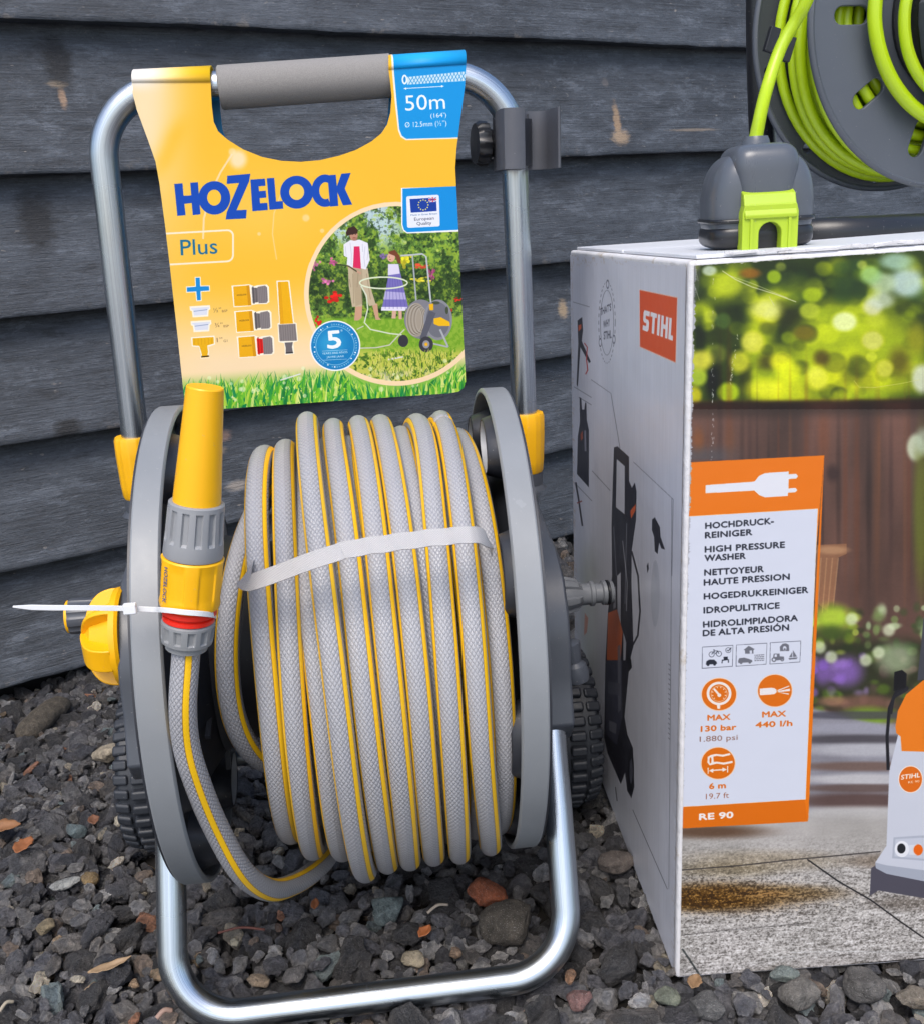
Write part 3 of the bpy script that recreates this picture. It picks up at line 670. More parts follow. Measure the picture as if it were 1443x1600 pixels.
# ------------------------------------------------------------------ hose
hose = thing('grey_garden_hose', 'grey braided hose with yellow stripes coiled on the big metal-framed reel', 'hose', (0, 0, G0 + .07))
RH = .0086
def T(xt, xf, xb, rt, rf, rb, xk=None): return (xt, xf, xb, xk, rt, rf, rb)
L3 = [T(x, x + .004, x + .008, .131, .137, .150) for x in np.arange(-.038, .098, .0178)]
L2 = [T(.101, .1035, .106, .1490, .160, .171), T(.083, .086, .090, .1465, .1605, .173), T(.0535, .062, .070, .1525, .162, .174), T(.0305, .040, .051, .147, .161, .173), T(.0110, .020, .031, .147, .161, .173), T(-.0085, .002, .014, .147, .161, .173)]
L1 = [T(-.054, -.083, -.030, .118, .122, .100), T(-.0557, -.0530, -.0530, .1455, .153, .1600), T(-.0371, -.0370, -.0371, .1480, .162, .1745), T(-.0280, -.0195, -.0130, .1330, .162, .1800),
      T(-.0190, -.0065, .0045, .1685, .178, .1975), T(.0019, .0110, .0225, .1612, .1765, .1912), T(.0216, .0290, .0396, .1626, .1765, .1912), T(.0397, .0465, .0595, .1626, .1760, .1890), T(.0684, .0655, .0817, .1622, .1760, .1890), T(.0873, .0850, .1062, .1612, .1755, .1845)]
ctrl = []
allT = L3 + L2 + L1
for k, (xt, xf, xb, xk, rt, rf, rb) in enumerate(allT):
    nx = allT[k + 1] if k + 1 < len(allT) else (xt + .004, 0, 0, None, rt, rf, rb)
    j = .0008
    ctrl += [(k * 4, xt, rt), (k * 4 + 1, xf, rf), (k * 4 + 2, xb, rb), (k * 4 + 3, (xb + nx[0]) / 2, (rb + nx[4]) / 2)]
ctrl.append((len(allT) * 4, allT[-1][0], allT[-1][4]))
cc = cat(np.array(ctrl, float), 26)
rn = np.random.default_rng(3)
ph = cc[:, 0] * math.pi / 2
wob = np.array([mnoise.noise(Vector((p * .9, 3, 1))) for p in ph]) * .0016; wo2 = np.array([mnoise.noise(Vector((p * .7, 8, 4))) for p in ph]) * .0022
P = np.stack([cc[:, 1] + wob, -np.sin(ph) * (cc[:, 2] + wo2), np.cos(ph) * (cc[:, 2] + wo2)], 1)
tw = np.array([.34 * mnoise.noise(Vector((p * .35, 7, 2))) for p in ph])
rad = np.stack([0 * ph, -np.sin(ph), np.cos(ph)], 1); axx = np.array([1.0, 0, 0])
Nn = rad * np.cos(tw)[:, None] + axx * np.sin(tw)[:, None]
V, F, UV = tube(P, RH, 22, normals=Nn)
# tube() turns from N towards T x N ; mirror v so that it runs towards +x
Tn = np.cross(P[1] - P[0], Nn[0]); 
if Tn[0] < 0: UV[:, 1] = 1 - UV[:, 1]
mesh('hose_coil', V, F, HOSE, hose, uv=UV)
end = [(-.0952, -.1880, .0815), (-.0975, -.189, .068), (-.1024, -.19, .0382), (-.1045, -.186, .010), (-.1028, -.18, -.0178), (-.0971, -.165, -.0647), (-.0861, -.145, -.1192), (-.073, -.115, -.1600), (-.059, -.078, -.1870), (-.0414, -.040, -.2035), (-.0274, 0, -.2130), (-.010, .05, -.205)]
P = cat(end, 10); V, F, UV = tube(P, RH, 22, n0=(.0, -1, 0)); T0 = np.cross(P[1] - P[0], (0, -1, 0))
if T0[0] < 0: UV[:, 1] = 1 - UV[:, 1]
UV[:, 1] += .085
mesh('loose_end', V, F, HOSE, hose, uv=UV)

# strap round the coil
def strap_mat():
    n = NT('woven_strap'); um = n.n('ShaderNodeUVMap'); sx = n.n('ShaderNodeSeparateXYZ'); n.l(um.outputs[0], sx.inputs[0])
    a = n.math('ABSOLUTE', n.math('SINE', n.math('MULTIPLY', n.math('ADD', sx.outputs[0], sx.outputs[1]), 2100))); b = n.math('ABSOLUTE', n.math('SINE', n.math('MULTIPLY', n.math('SUBTRACT', sx.outputs[0], sx.outputs[1]), 2100)))
    h = n.math('MULTIPLY', a, b); n.base(n.mix(h, (.40, .395, .40), (.60, .595, .605))); n.rough(.25); n.b.inputs['Alpha'].default_value = .86; 
    n.nrm(n.bump(h, .5, .0006)); return n.m
sp = [(-.0590, -.11, .0985), (-.0615, -.145, .1015), (-.0580, -.1630, .1045), (-.048, -.172, .1100), (-.0330, -.178, .1165), (-.0175, -.1835, .1232), (.0046, -.1848, .1290), (.0283, -.1850, .1312), (.0520, -.1852, .1327), (.074, -.1845, .1329), (.0865, -.1800, .1310), (.0945, -.1685, .1230), (.0985, -.145, .1130), (.1030, -.11, .098), (.104, -.05, .085)]
P = cat(sp, 10); _m = (P[:, 0] > .0020) & (P[:, 0] < .085) & (P[:, 1] < -.17); P[_m, 1] += .0008 - .0008 * np.cos(2 * np.pi * (P[_m, 0] - .011) / .0180); V, F, UV = [], [], []; Tt = np.gradient(P, axis=0); Tt /= np.linalg.norm(Tt, axis=1)[:, None]; acc = 0
for i, p in enumerate(P):
    yy = p + np.array([0, 0, 0]); yc = np.array([0, p[1], p[2]]); 
    nrm = np.array([0, -.8, .6]); nrm = nrm - Tt[i] * (nrm @ Tt[i]); 
    if i < 16: nrm = nrm * (i / 16) + np.array([-.8, -.6, .3]) * (1 - i / 16)
    if i > len(P) - 40: f = (i - len(P) + 40) / 40; nrm = nrm * (1 - f) + np.array([1, -.2, .2]) * f
    nrm = nrm - Tt[i] * (nrm @ Tt[i]); nrm /= np.linalg.norm(nrm); wv = np.cross(Tt[i], nrm)
    if i: acc += np.linalg.norm(P[i] - P[i - 1])
    for a in (-1, 1):
        for h in (0, .0009): V.append(p + wv * a * .0055 + nrm * h); UV.append((acc, a * .0072))
F = []
for i in range(len(P) - 1):
    a, b = i * 4, (i + 1) * 4
    F += [(a, a + 2, b + 2, b), (a + 1, b + 1, b + 3, a + 3), (a, b, b + 1, a + 1), (a + 2, a + 3, b + 3, b + 2)]
o = smooth_by_angle(mesh('strap', V, F, strap_mat(), uv=UV), 30); tag(o, 'white woven packing strap holding the grey hose coil together', 'strap')

# ------------------------------------------------------------------ text
def text_curve(s, bold, fill, space=1.0, shear=0):
    c = bpy.data.curves.new('t', 'FONT'); c.body = s; c.offset = bold; c.space_character = space; c.shear = shear; c.resolution_u = 3; c.fill_mode = fill
    o = bpy.data.objects.new('t', c); COL.objects.link(o); dg = bpy.context.evaluated_depsgraph_get(); me = o.evaluated_get(dg).to_mesh()
    V = np.array([v.co[:2] for v in me.vertices]).reshape(-1, 2); E = np.array([e.vertices[:] for e in me.edges]).reshape(-1, 2); Fc = [tuple(p.vertices) for p in me.polygons]
    o.evaluated_get(dg).to_mesh_clear(); bpy.data.objects.remove(o); bpy.data.curves.remove(c); return V, E, Fc

# ------------------------------------------------------------------ nozzle and connector tied to the left rim
A0 = np.array([-.0679, -.188, .235]); B0 = np.array([-.0960, -.188, .0768]); D = B0 - A0; D /= np.linalg.norm(D)
nz = thing('spray_nozzle', 'yellow spray nozzle with fluted grey collar standing upright beside the left rim', 'nozzle', tuple(A0 + D * .10))
lt('barrel', A0, D, [(0, .0), (0, .0060), (0, .0100), (.0008, .0106), (.030, .0120), (.060, .0136), (.0700, .0140)], YEL, nz, 48, ref=(0, -1, 0))
def flute(lo, hi, N, amp):
    def f(t, k):
        if not lo <= k <= hi: return 1
        a = abs(((t * N / (2 * math.pi)) % 1) - .5) * 2
        return 1 - amp * (1 if a < .42 else max(0, 1 - (a - .42) / .12))
    return f
lt('collar', A0 + D * .0685, D, [(0, .0130), (0, .0152), (.0008, .0162), (.0035, .0164), (.0040, .0165), (.0190, .0170), (.0225, .0172), (.0240, .0173), (.032, .0177), (.0335, .0174), (.0335, .012)], plastic('collar_grey', (.25, .26, .275), .4, .05), nz, 168, flute(4, 6, 13, .09), ref=(0, -1, 0))
cn = thing('hose_connector', 'yellow hose connector with red ring and grey nut joining nozzle to hose', 'connector', tuple(A0 + D * .16))
def body_mod(t, k):
    if not 3 <= k <= 6: return 1
    a = abs(((t * 6 / (2 * math.pi) + .12) % 1) - .5) * 2
    return 1 - .055 * max(0, min(1, (.60 - a) / .10))
bd = lt('connector_body', A0 + D * .1025, D, [(0, .015), (0, .0178), (.0010, .0185), (.0060, .0187), (.0075, .0187), (.0230, .0184), (.0245, .0184), (.0290, .0181), (.0312, .0176), (.0320, .0165), (.0320, .012)], YEL, cn, 144, body_mod, ref=(0, -1, 0))
lt('red_ring', A0 + D * .1348, D, [(0, .010), (0, .0158), (.0008, .0166), (.0034, .0166), (.0042, .0158), (.0044, .0138), (.0055, .0138), (.0060, .0156), (.0084, .0156), (.009, .010)], RED, cn, 64)
lt('nut', A0 + D * .1438, D, [(0, .012), (0, .0148), (.001, .0160), (.0025, .0161), (.0030, .0161), (.0110, .0156), (.0118, .0155), (.0140, .0152), (.0143, .0130), (.0185, .0126), (.0188, .0085)], plastic('nut_grey', (.22, .23, .24), .4, .05), cn, 160, flute(4, 5, 12, .10), ref=(0, -1, 0))
d, uu, vv = D, np.array([0, -1.0, 0]) - D * (np.array([0, -1.0, 0]) @ D), None; uu /= np.linalg.norm(uu); vv = np.cross(d, uu)
def wrap_text(s, a0, h, ang, name, col, parent, bold=.012):
    tv, _, tf = text_curve(s, bold, 'FRONT'); w_ = np.ptp(tv[:, 0]); k = h / .72
    V = []
    for x, y in tv:
        t = ang - (y * k) / .0188; V.append(A0 + d * (a0 + x * k) + (uu * C(t) + vv * S(t)) * .0191)
    mesh(name, V, tf, plastic(name + '_print', col, .5), parent, smooth=False)
_s = 1 if vv[0] < 0 else -1
wrap_text('HOZELOCK', .1060, .0030, _s * 0.86, 'lettering', (.01, .05, .22), bd)
# cable tie
ct = thing('cable_tie', 'white nylon cable tie with a long free tail round the left rim', 'cable tie', (-.124, -.192, .103))
def ribbon(P, wdt, th, up=(0, 0, 1)):
    P = np.asarray(P, float); Tn = np.gradient(P, axis=0); Tn /= np.linalg.norm(Tn, axis=1)[:, None]; V = []
    for i, p in enumerate(P):
        u_ = np.array(up, float); u_ -= Tn[i] * (u_ @ Tn[i]); u_ /= np.linalg.norm(u_); n_ = np.cross(Tn[i], u_); ww = wdt[i] if hasattr(wdt, '__len__') else wdt
        for a, b in ((-1, -1), (1, -1), (1, 1), (-1, 1)): V.append(p + u_ * a * ww / 2 + n_ * b * th / 2)
    F = [(i * 4 + j, i * 4 + (j + 1) % 4, i * 4 + 4 + (j + 1) % 4, i * 4 + 4 + j) for i in range(len(P) - 1) for j in range(4)] + [(3, 2, 1, 0), tuple(len(P) * 4 - 4 + k for k in range(4))]
    return V, F
P = cat([hit(20, 948, 1, -.200), hit(70, 949.5, 1, -.199), hit(140, 950, 1, -.1975), hit(203, 951, 1, -.1925), hit(240, 952.5, 1, -.1915), hit(252, 953, 1, -.2005), hit(268, 954.5, 1, -.2065), hit(290, 957, 1, -.2085), hit(315, 959, 1, -.2055), hit(332, 961, 1, -.196), hit(337, 963, 1, -.180)], 8)
wd = np.full(len(P), .0032); wd[:6] = np.linspace(.0010, .0032, 6)
V, F = ribbon(P, wd, .0010); mesh('tie_band', V, F, NYLON, ct, bevel=.0002, seg=1)
V, F = box(hit(203, 951, 1, -.1945), (.0038, .0022, .0032)); mesh('tie_head', V, F, NYLON, ct, bevel=.0008)
FR = WORLD
# ------------------------------------------------------------------ painting flat print into an image
class Canvas:
    """an image lying in a plane: o + e1*p + e2*q, (p,q) from lo to hi metres. Drawing coordinates are those of the print as traced"""
    def __init__(s, name, frame, ax, val, lo, hi, ppm, bgc):
        s.fr, s.ax, s.val = frame, ax, val; s.oa = [i for i in range(3) if i != ax]; s.lo, s.hi = np.array(lo, float), np.array(hi, float); s.ppm = ppm; s.name = name
        s.W, s.H = int((hi[0] - lo[0]) * ppm), int((hi[1] - lo[1]) * ppm); s.img = np.empty((s.H, s.W, 3), np.float32); s.img[:] = np.array(bgc) / 255
        M = frame.M; o = frame.l(CAMP); s.K = val - o[ax]
        # photo pixel of every texel
        pp = s.lo[0] + (np.arange(s.W) + .5) / ppm; qq = s.lo[1] + (np.arange(s.H) + .5) / ppm; PP, QQ = np.meshgrid(pp, qq)
        L = np.zeros((s.H, s.W, 3)); L[..., s.oa[0]] = PP; L[..., s.oa[1]] = QQ; L[..., ax] = val
        Wd = L @ M + frame.o - CAMP; z = Wd @ cF; s.U = 721.5 + FOC * (Wd @ cR) / z; s.Vv = 800 + FOC * (Wd @ cD) / z
    def fwd(s, P):
        P = np.asarray(P, float).reshape(-1, 2); o = s.fr.l(CAMP)
        d = (cF + np.outer((P[:, 0] - 721.5) / FOC, cR) + np.outer((P[:, 1] - 800) / FOC, cD)) @ s.fr.M.T; t = s.K / d[:, s.ax]; L = o + t[:, None] * d
        return (L[:, s.oa] - s.lo) * s.ppm
    def edges(s, A, B, c, al=1.0, grow=0):
        k = 3; A = A * k; B = B * k; xy = np.vstack([A, B]); x0, y0 = np.floor(xy.min(0) / k).astype(int) - 2; x1, y1 = np.ceil(xy.max(0) / k).astype(int) + 3
        x0, y0 = max(0, x0), max(0, y0); x1, y1 = min(s.W, x1), min(s.H, y1)
        if x1 <= x0 or y1 <= y0: return
        M = np.zeros(((y1 - y0) * k, (x1 - x0) * k), np.float32); wm = M.shape[1]
        for r in range(M.shape[0]):
            y = y0 * k + r + .5; m = (A[:, 1] <= y) != (B[:, 1] <= y)
            if not m.any(): continue
            a, b = A[m], B[m]; xx = np.sort(a[:, 0] + (y - a[:, 1]) / (b[:, 1] - a[:, 1]) * (b[:, 0] - a[:, 0])) - x0 * k
            for i in range(0, len(xx) - 1, 2):
                p, q = int(max(0, round(xx[i]))), int(min(wm, round(xx[i + 1])))
                if q > p: M[r, p:q] = 1
        if grow:
            g_ = int(round(grow * k)); M0 = M.copy()
            for dy in range(-g_, g_ + 1):
                for dx in range(-g_, g_ + 1):
                    if dx * dx + dy * dy <= g_ * g_ + .5 and (dx or dy): M = np.maximum(M, np.roll(np.roll(M0, dy, 0), dx, 1))
        M = M.reshape(y1 - y0, k, x1 - x0, k).mean((1, 3))[..., None] * al
        s.img[y0:y1, x0:x1] = s.img[y0:y1, x0:x1] * (1 - M) + M * (np.array(c) / 255)
    def poly(s, rings, c, al=1.0, tr=None):
        if not isinstance(rings[0][0], (tuple, list, np.ndarray)): rings = [rings]
        A, B = [], []
        for r in rings:
            r = np.array([tr(*p) for p in r] if tr else r, float); q = s.fwd(r); A.append(q); B.append(np.roll(q, -1, 0))
        s.edges(np.vstack(A), np.vstack(B), c, al)
    def ell(s, cx, cy, rx, ry, c, al=1.0, rot=0, tr=None, inner=None):
        t = np.linspace(0, 2 * np.pi, 48, endpoint=False)
        def ring(f): x, y = rx * f * np.cos(t), ry * f * np.sin(t); return [(cx + a * C(rot) - b * S(rot), cy + a * S(rot) + b * C(rot)) for a, b in zip(x, y)]
        s.poly([ring(1)] + ([ring(inner)] if inner else []), c, al, tr)
    def line(s, P, wd, c, al=1.0, tr=None):
        if tr: P = [tr(*p) for p in P]
        P = np.array(P, float); T_ = np.gradient(P, axis=0) if len(P) > 2 else np.array([P[1] - P[0]] * 2); N = np.stack([-T_[:, 1], T_[:, 0]], 1); N /= np.linalg.norm(N, axis=1)[:, None]
        s.poly(np.vstack([P + N * wd / 2, (P - N * wd / 2)[::-1]]), c, al)
    def text(s, t, p0, p1, h, c, bold=0.0, up=None, al=1.0, shear=0, space=1.0, tr=None):
        """cap height h, baseline from p0 to p1"""
        if tr: p0, p1 = tr(*p0), tr(*p1)
        V, E, _ = text_curve(t, 0, 'NONE', space, shear)
        if not len(V): return
        p0, p1 = np.array(p0, float), np.array(p1, float); x0, x1 = V[:, 0].min(), V[:, 0].max(); d = (p1 - p0) / (x1 - x0)
        if up is None: u = np.array([d[1], -d[0]]); up = u / np.linalg.norm(u)
        up = np.array(up, float) * h / .70; Q = p0 + np.outer(V[:, 0] - x0, d) + np.outer(V[:, 1], up); q = s.fwd(Q); em = abs(np.ptp(q[:, 1])); s.edges(q[E[:, 0]], q[E[:, 1]], c, al, max(0, bold) * em * 1.0)
    def soft(s, cx, cy, rx, ry, c, al=1.0, hard=.5, rot=0):
        """blurred ellipse"""
        t = np.linspace(0, 2 * np.pi, 24); f = s.fwd([(cx + rx * 1.5 * a + 0, cy + ry * 1.5 * b) for a in (-1, 1) for b in (-1, 1)] if not rot else [(cx + max(rx, ry) * 1.6 * a, cy + max(rx, ry) * 1.6 * b) for a in (-1, 1) for b in (-1, 1)])
        x0, y0 = np.clip(np.floor(f.min(0)).astype(int), 0, (s.W, s.H)); x1, y1 = np.clip(np.ceil(f.max(0)).astype(int), 0, (s.W, s.H))
        if x1 <= x0 or y1 <= y0: return
        u, v = s.U[y0:y1, x0:x1] - cx, s.Vv[y0:y1, x0:x1] - cy
        if rot: u, v = u * C(rot) + v * S(rot), -u * S(rot) + v * C(rot)
        d = np.sqrt((u / rx) ** 2 + (v / ry) ** 2); e = np.clip((1.5 - d) / (1.5 - hard), 0, 1); e = (e * e * (3 - 2 * e) * al)[..., None]
        s.img[y0:y1, x0:x1] = s.img[y0:y1, x0:x1] * (1 - e) + e * np.array(c) / 255
    def blend(s, mask, c):
        m = np.clip(mask, 0, 1)[..., None]; c = np.array(c) / 255 if np.ndim(c) < 3 else c; s.img[:] = s.img * (1 - m) + m * c
    def uv(s, V):
        V = np.asarray(V)[:, s.oa]; return (V - s.lo) / (s.hi - s.lo)
    def material(s, rough=.35, gain=.92, coat=0, bump=0, fibre=None):
        im = bpy.data.images.new(s.name, s.W, s.H, alpha=False); a = np.ones((s.H, s.W, 4), np.float32); a[..., :3] = np.clip(s.img, 0, 1)
        im.pixels.foreach_set(a.ravel()); im.update(); im.pack()
        n = NT(s.name); t = n.n('ShaderNodeTexImage'); t.image = im; t.extension = 'EXTEND'; n.base(n.mix(1, t.outputs[0], (gain,) * 3, 'MULTIPLY')); n.rough(n.math('MULTIPLY_ADD', n.noise(25, n.obj(), 4), .18, rough - .08))
        n.b.inputs['Coat Weight'].default_value = coat; n.b.inputs['Coat Roughness'].default_value = .15
        if bump:
            h = n.noise(9, n.obj(), 4, .6)
            if fibre is not None:
                sx = n.n('ShaderNodeSeparateXYZ'); n.l(n.obj(), sx.inputs[0]); 
                rib = n.math('SINE', n.math('MULTIPLY', sx.outputs[fibre], 2 * math.pi / .0042)); h = n.math('ADD', h, n.math('MULTIPLY', rib, n.math('MULTIPLY', n.smooth(n.noise(6, n.obj()), .35, .7), .055)))
            n.nrm(n.bump(h, bump, .004))
        return n.m
def fnoise(sh, sx, sy, seed, oct=4, per=.55):
    """smooth value noise over an array of the given shape, sx,sy cells"""
    r = np.random.default_rng(seed); out = np.zeros(sh); amp = 1; tot = 0
    for _ in range(oct):
        g = r.random((int(sy) + 2, int(sx) + 2)); y = np.linspace(0, int(sy), sh[0]); x = np.linspace(0, int(sx), sh[1]); yi, xi = y.astype(int), x.astype(int); fy, fx = (y - yi), (x - xi); fy, fx = (fy * fy * (3 - 2 * fy))[:, None], (fx * fx * (3 - 2 * fx))[None]
        a = g[yi][:, xi] * (1 - fx) + g[yi][:, xi + 1] * fx; b = g[yi + 1][:, xi] * (1 - fx) + g[yi + 1][:, xi + 1] * fx
        out += amp * (a * (1 - fy) + b * fy); tot += amp; amp *= per; sx *= 2; sy *= 2
    return out / tot
sm = lambda x, a, b: (lambda t: t * t * (3 - 2 * t))(np.clip((x - a) / (b - a), 0, 1))

# ------------------------------------------------------------------ the hang tag
FR = REEL
TY = .1215
K = Canvas('tag_print', REEL, 1, TY, (-.150, .145), (.145, .475), 4200, (251, 194, 50))
U, Vp = K.U, K.Vv; lowline = lambda x: 643 - (x - 290) * .0717
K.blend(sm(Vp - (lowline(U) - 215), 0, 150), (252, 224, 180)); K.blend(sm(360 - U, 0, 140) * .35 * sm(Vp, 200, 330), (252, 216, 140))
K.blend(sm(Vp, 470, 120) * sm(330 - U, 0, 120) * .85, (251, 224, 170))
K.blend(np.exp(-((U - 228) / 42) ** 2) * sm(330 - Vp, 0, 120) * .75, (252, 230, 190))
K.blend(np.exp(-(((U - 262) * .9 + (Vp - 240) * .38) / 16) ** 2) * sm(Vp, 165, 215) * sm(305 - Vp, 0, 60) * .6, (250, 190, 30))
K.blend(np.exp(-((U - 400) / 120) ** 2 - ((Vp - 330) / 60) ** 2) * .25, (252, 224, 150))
K.blend(sm(150 - Vp, 0, 30) * sm(270 - U, 0, 60), (250, 246, 240)); K.blend(sm(130 - Vp, 0, 20) * sm(U - 270, 0, 60) * sm(345 - U, 0, 5), (252, 205, 20))  # left fold: whitish sheen of its bright top painted into the colour
c1 = lambda x, y: (180 + x / 2.488, 60 + y / 2.488); c9 = lambda x, y: (460 + x / 4.707, 300 + y / 4.707); c10 = lambda x, y: (260 + x / 6.559, 420 + y / 6.559)
K.soft(*c1(478, 470), 13, 14, (253, 235, 205), .8, .5); K.line([c1(455, 450), c1(410, 520), c1(372, 600), c1(345, 700), c1(342, 780)], 3, (253, 228, 185), .8)
K.line([c1(690, 550), c1(650, 590), c1(618, 680), c1(612, 760), c1(628, 860)], 2, (253, 226, 170), .55)
for x, y, r in ((742, 698, 5), (805, 748, 3), (560, 760, 2.5), (690, 590, 14), (455, 440, 5)): K.soft(*c1(x, y), r, r, (253, 232, 190), .55, .7)
# blue corner
K.poly([(608, 60), (735, 60), (735, 216), (634, 219), (626, 214), (622, 204), (617, 160)], (253, 243, 225)); K.poly([(611, 60), (735, 60), (735, 214), (635, 217), (628, 212), (624, 202), (619, 150)], (6, 152, 226))
K.blend(sm(105 - Vp, 0, 22) * sm(U, 612, 616) * .45, (60, 190, 245))  # brighter top edge of the right fold, its sheen painted as lighter blue
hb = [(1135, 150), (1365, 128), (1362, 165), (1135, 180)]; K.poly(hb, (205, 232, 246), tr=c1)
for i in range(17): 
    a, b = 1140 + i * 13.5, 1158 + i * 13.5; K.line([(a, 150 - i * 1.3), (b, 180 - i * 1.1)], 1.1, (60, 160, 215), tr=c1); K.line([(b, 149 - i * 1.3), (a, 181 - i * 1.1)], 1.1, (60, 160, 215), tr=c1)
K.ell(1125, 160, 11, 19, (240, 248, 252), tr=c1); K.ell(1125, 160, 5, 12, (20, 140, 210), tr=c1)
K.line([(1122, 195), (1277, 186)], 1.1, (240, 248, 252), tr=c1)
for x, y, s_ in ((1122, 195, 1), (1277, 186, -1)): K.poly([(x, y), (x + 10 * s_, y - 5), (x + 10 * s_, y + 5)], (240, 248, 252), tr=c1)
K.text('50m', (1128, 281), (1283, 273), 24, (245, 250, 253), tr=c1); K.text('(164’)', (1226, 309), (1287, 305), 7, (245, 250, 253), tr=c1); K.text('Ø 12.5mm (½”)', (1127, 346), (1288, 338), 8, (245, 250, 253), .004, tr=c1)
# brand name
BL = (3, 74, 182)
K.poly([(230, 566), (262, 563), (266, 612), (296, 610), (292, 561), (322, 559), (332, 684), (302, 687), (298, 640), (269, 643), (274, 687), (242, 690)], BL, tr=c1)
K.ell(386, 620, 62, 65, BL, tr=c1); K.ell(385, 619, 27, 31, (252, 200, 60), tr=c1)
K.poly([(436, 534), (526, 526), (521, 556), (472, 668), (512, 666), (509, 700), (430, 704), (434, 676), (482, 562), (434, 566)], BL, tr=c1)
K.poly([(526, 549), (583, 545), (585, 573), (558, 575), (560, 594), (586, 592), (588, 619), (562, 621), (564, 641), (592, 639), (594, 667), (534, 672)], BL, tr=c1)
K.poly([(590, 544), (619, 542), (626, 634), (652, 632), (654, 662), (600, 666)], BL, tr=c1)
K.ell(706, 598, 64, 64, BL, tr=c1); K.ell(706, 597, 29, 31, (252, 208, 90), tr=c1)
t = np.linspace(math.radians(-66), math.radians(-296), 30); K.poly([(816 + 52 * C(a), 592 + 63 * S(a)) for a in t] + [(818 + 24 * C(a), 592 + 33 * S(a)) for a in t[::-1]], BL, tr=c1)
K.poly([(826, 532), (858, 530), (862, 575), (880, 526), (916, 523), (893, 584), (922, 646), (886, 649), (864, 598), (868, 651), (836, 654)], BL, tr=c1)
# Plus box
def rrect(x0, y0, x1, y1, r, left=True):
    out = []
    for cx, cy, a in ((x1 - r, y0 + r, -90), (x1 - r, y1 - r, 0)):
        out += [(cx + r * C(math.radians(a + k * 15)), cy + r * S(math.radians(a + k * 15))) for k in range(7)]
    if left: return out + [(x0, y1), (x0, y0)]
    for cx, cy, a in ((x0 + r, y1 - r, 90), (x0 + r, y0 + r, 180)):
        out += [(cx + r * C(math.radians(a + k * 15)), cy + r * S(math.radians(a + k * 15))) for k in range(7)]
    return out
sh = lambda f: (lambda x, y: f(x, y - (x - 330) * .055))
K.poly([rrect(170, 748, 462, 876, 26), rrect(160, 755, 455, 869, 20)], (253, 238, 205), tr=sh(c1)); K.text('Plus', (256, 843), (398, 836), 24.5, (8, 110, 150), .004, tr=c1)
cross = lambda k: [(300 - k, 92 - k), (342 + k, 90 - k), (347 + k, 180 - k), (436 + k, 178 - k), (440 + k, 222 + k), (350 + k, 228 + k), (354 + k, 320 + k), (316 - k, 324 + k), (308 - k, 232 + k), (212 - k, 236 + k), (210 - k, 190 - k), (304 - k, 184 - k)]
K.poly(cross(9), (253, 243, 215), tr=c10); K.poly(cross(0), (8, 140, 215), tr=c10)
WH = (254, 247, 225)
def item(P, c, o=8):
    P = np.array(P, float); cc_ = P.mean(0); G = cc_ + (P - cc_) * (1 + o / np.abs(P - cc_).max(0)); return G
for dy in (0, 152):
    dx = dy * .07; K.poly([(238 + dx, 385 + dy), (446 + dx, 372 + dy), (452 + dx, 412 + dy), (434 + dx, 425 + dy), (430 + dx, 488 + dy), (270 + dx, 498 + dy), (262 + dx, 435 + dy), (242 + dx, 425 + dy)], WH, tr=c10)
    K.poly([(252 + dx, 402 + dy), (438 + dx, 390 + dy), (440 + dx, 404 + dy), (422 + dx, 415 + dy), (418 + dx, 472 + dy), (284 + dx, 480 + dy), (276 + dx, 424 + dy), (256 + dx, 416 + dy)], (222, 226, 238), tr=c10); K.line([(280 + dx, 436 + dy), (420 + dx, 418 + dy)], 1.3, (150, 165, 195), tr=c10)
TC = (130, 100, 70)
K.text('½”', (486, 448), (566, 440), 7, TC, tr=c10); K.text('BSP', (572, 446), (628, 440), 3.6, TC, tr=c10); K.text('¾”', (500, 602), (580, 594), 7, TC, tr=c10); K.text('BSP', (588, 600), (642, 596), 3.6, TC, tr=c10); K.text('1”', (520, 752), (578, 746), 7, TC, tr=c10); K.text('G1', (588, 752), (628, 748), 3.8, TC, tr=c10)
K.poly([(252, 702), (494, 684), (500, 775), (460, 790), (430, 800), (440, 850), (432, 885), (446, 912), (350, 920), (356, 880), (346, 850), (336, 802), (262, 795)], WH, tr=c10)
K.poly([(268, 712), (484, 698), (488, 766), (420, 786), (428, 850), (422, 880), (438, 905), (358, 912), (364, 880), (356, 846), (338, 790), (272, 785)], (238, 180, 12), tr=c10); K.line([(358, 901), (438, 894)], 2, (50, 35, 20), tr=c10)
for i in range(6): K.line([(290 + i * 35, 715 - i * 2), (292 + i * 35, 780 - i * 2)], .8, (200, 140, 5), .6, tr=c10)
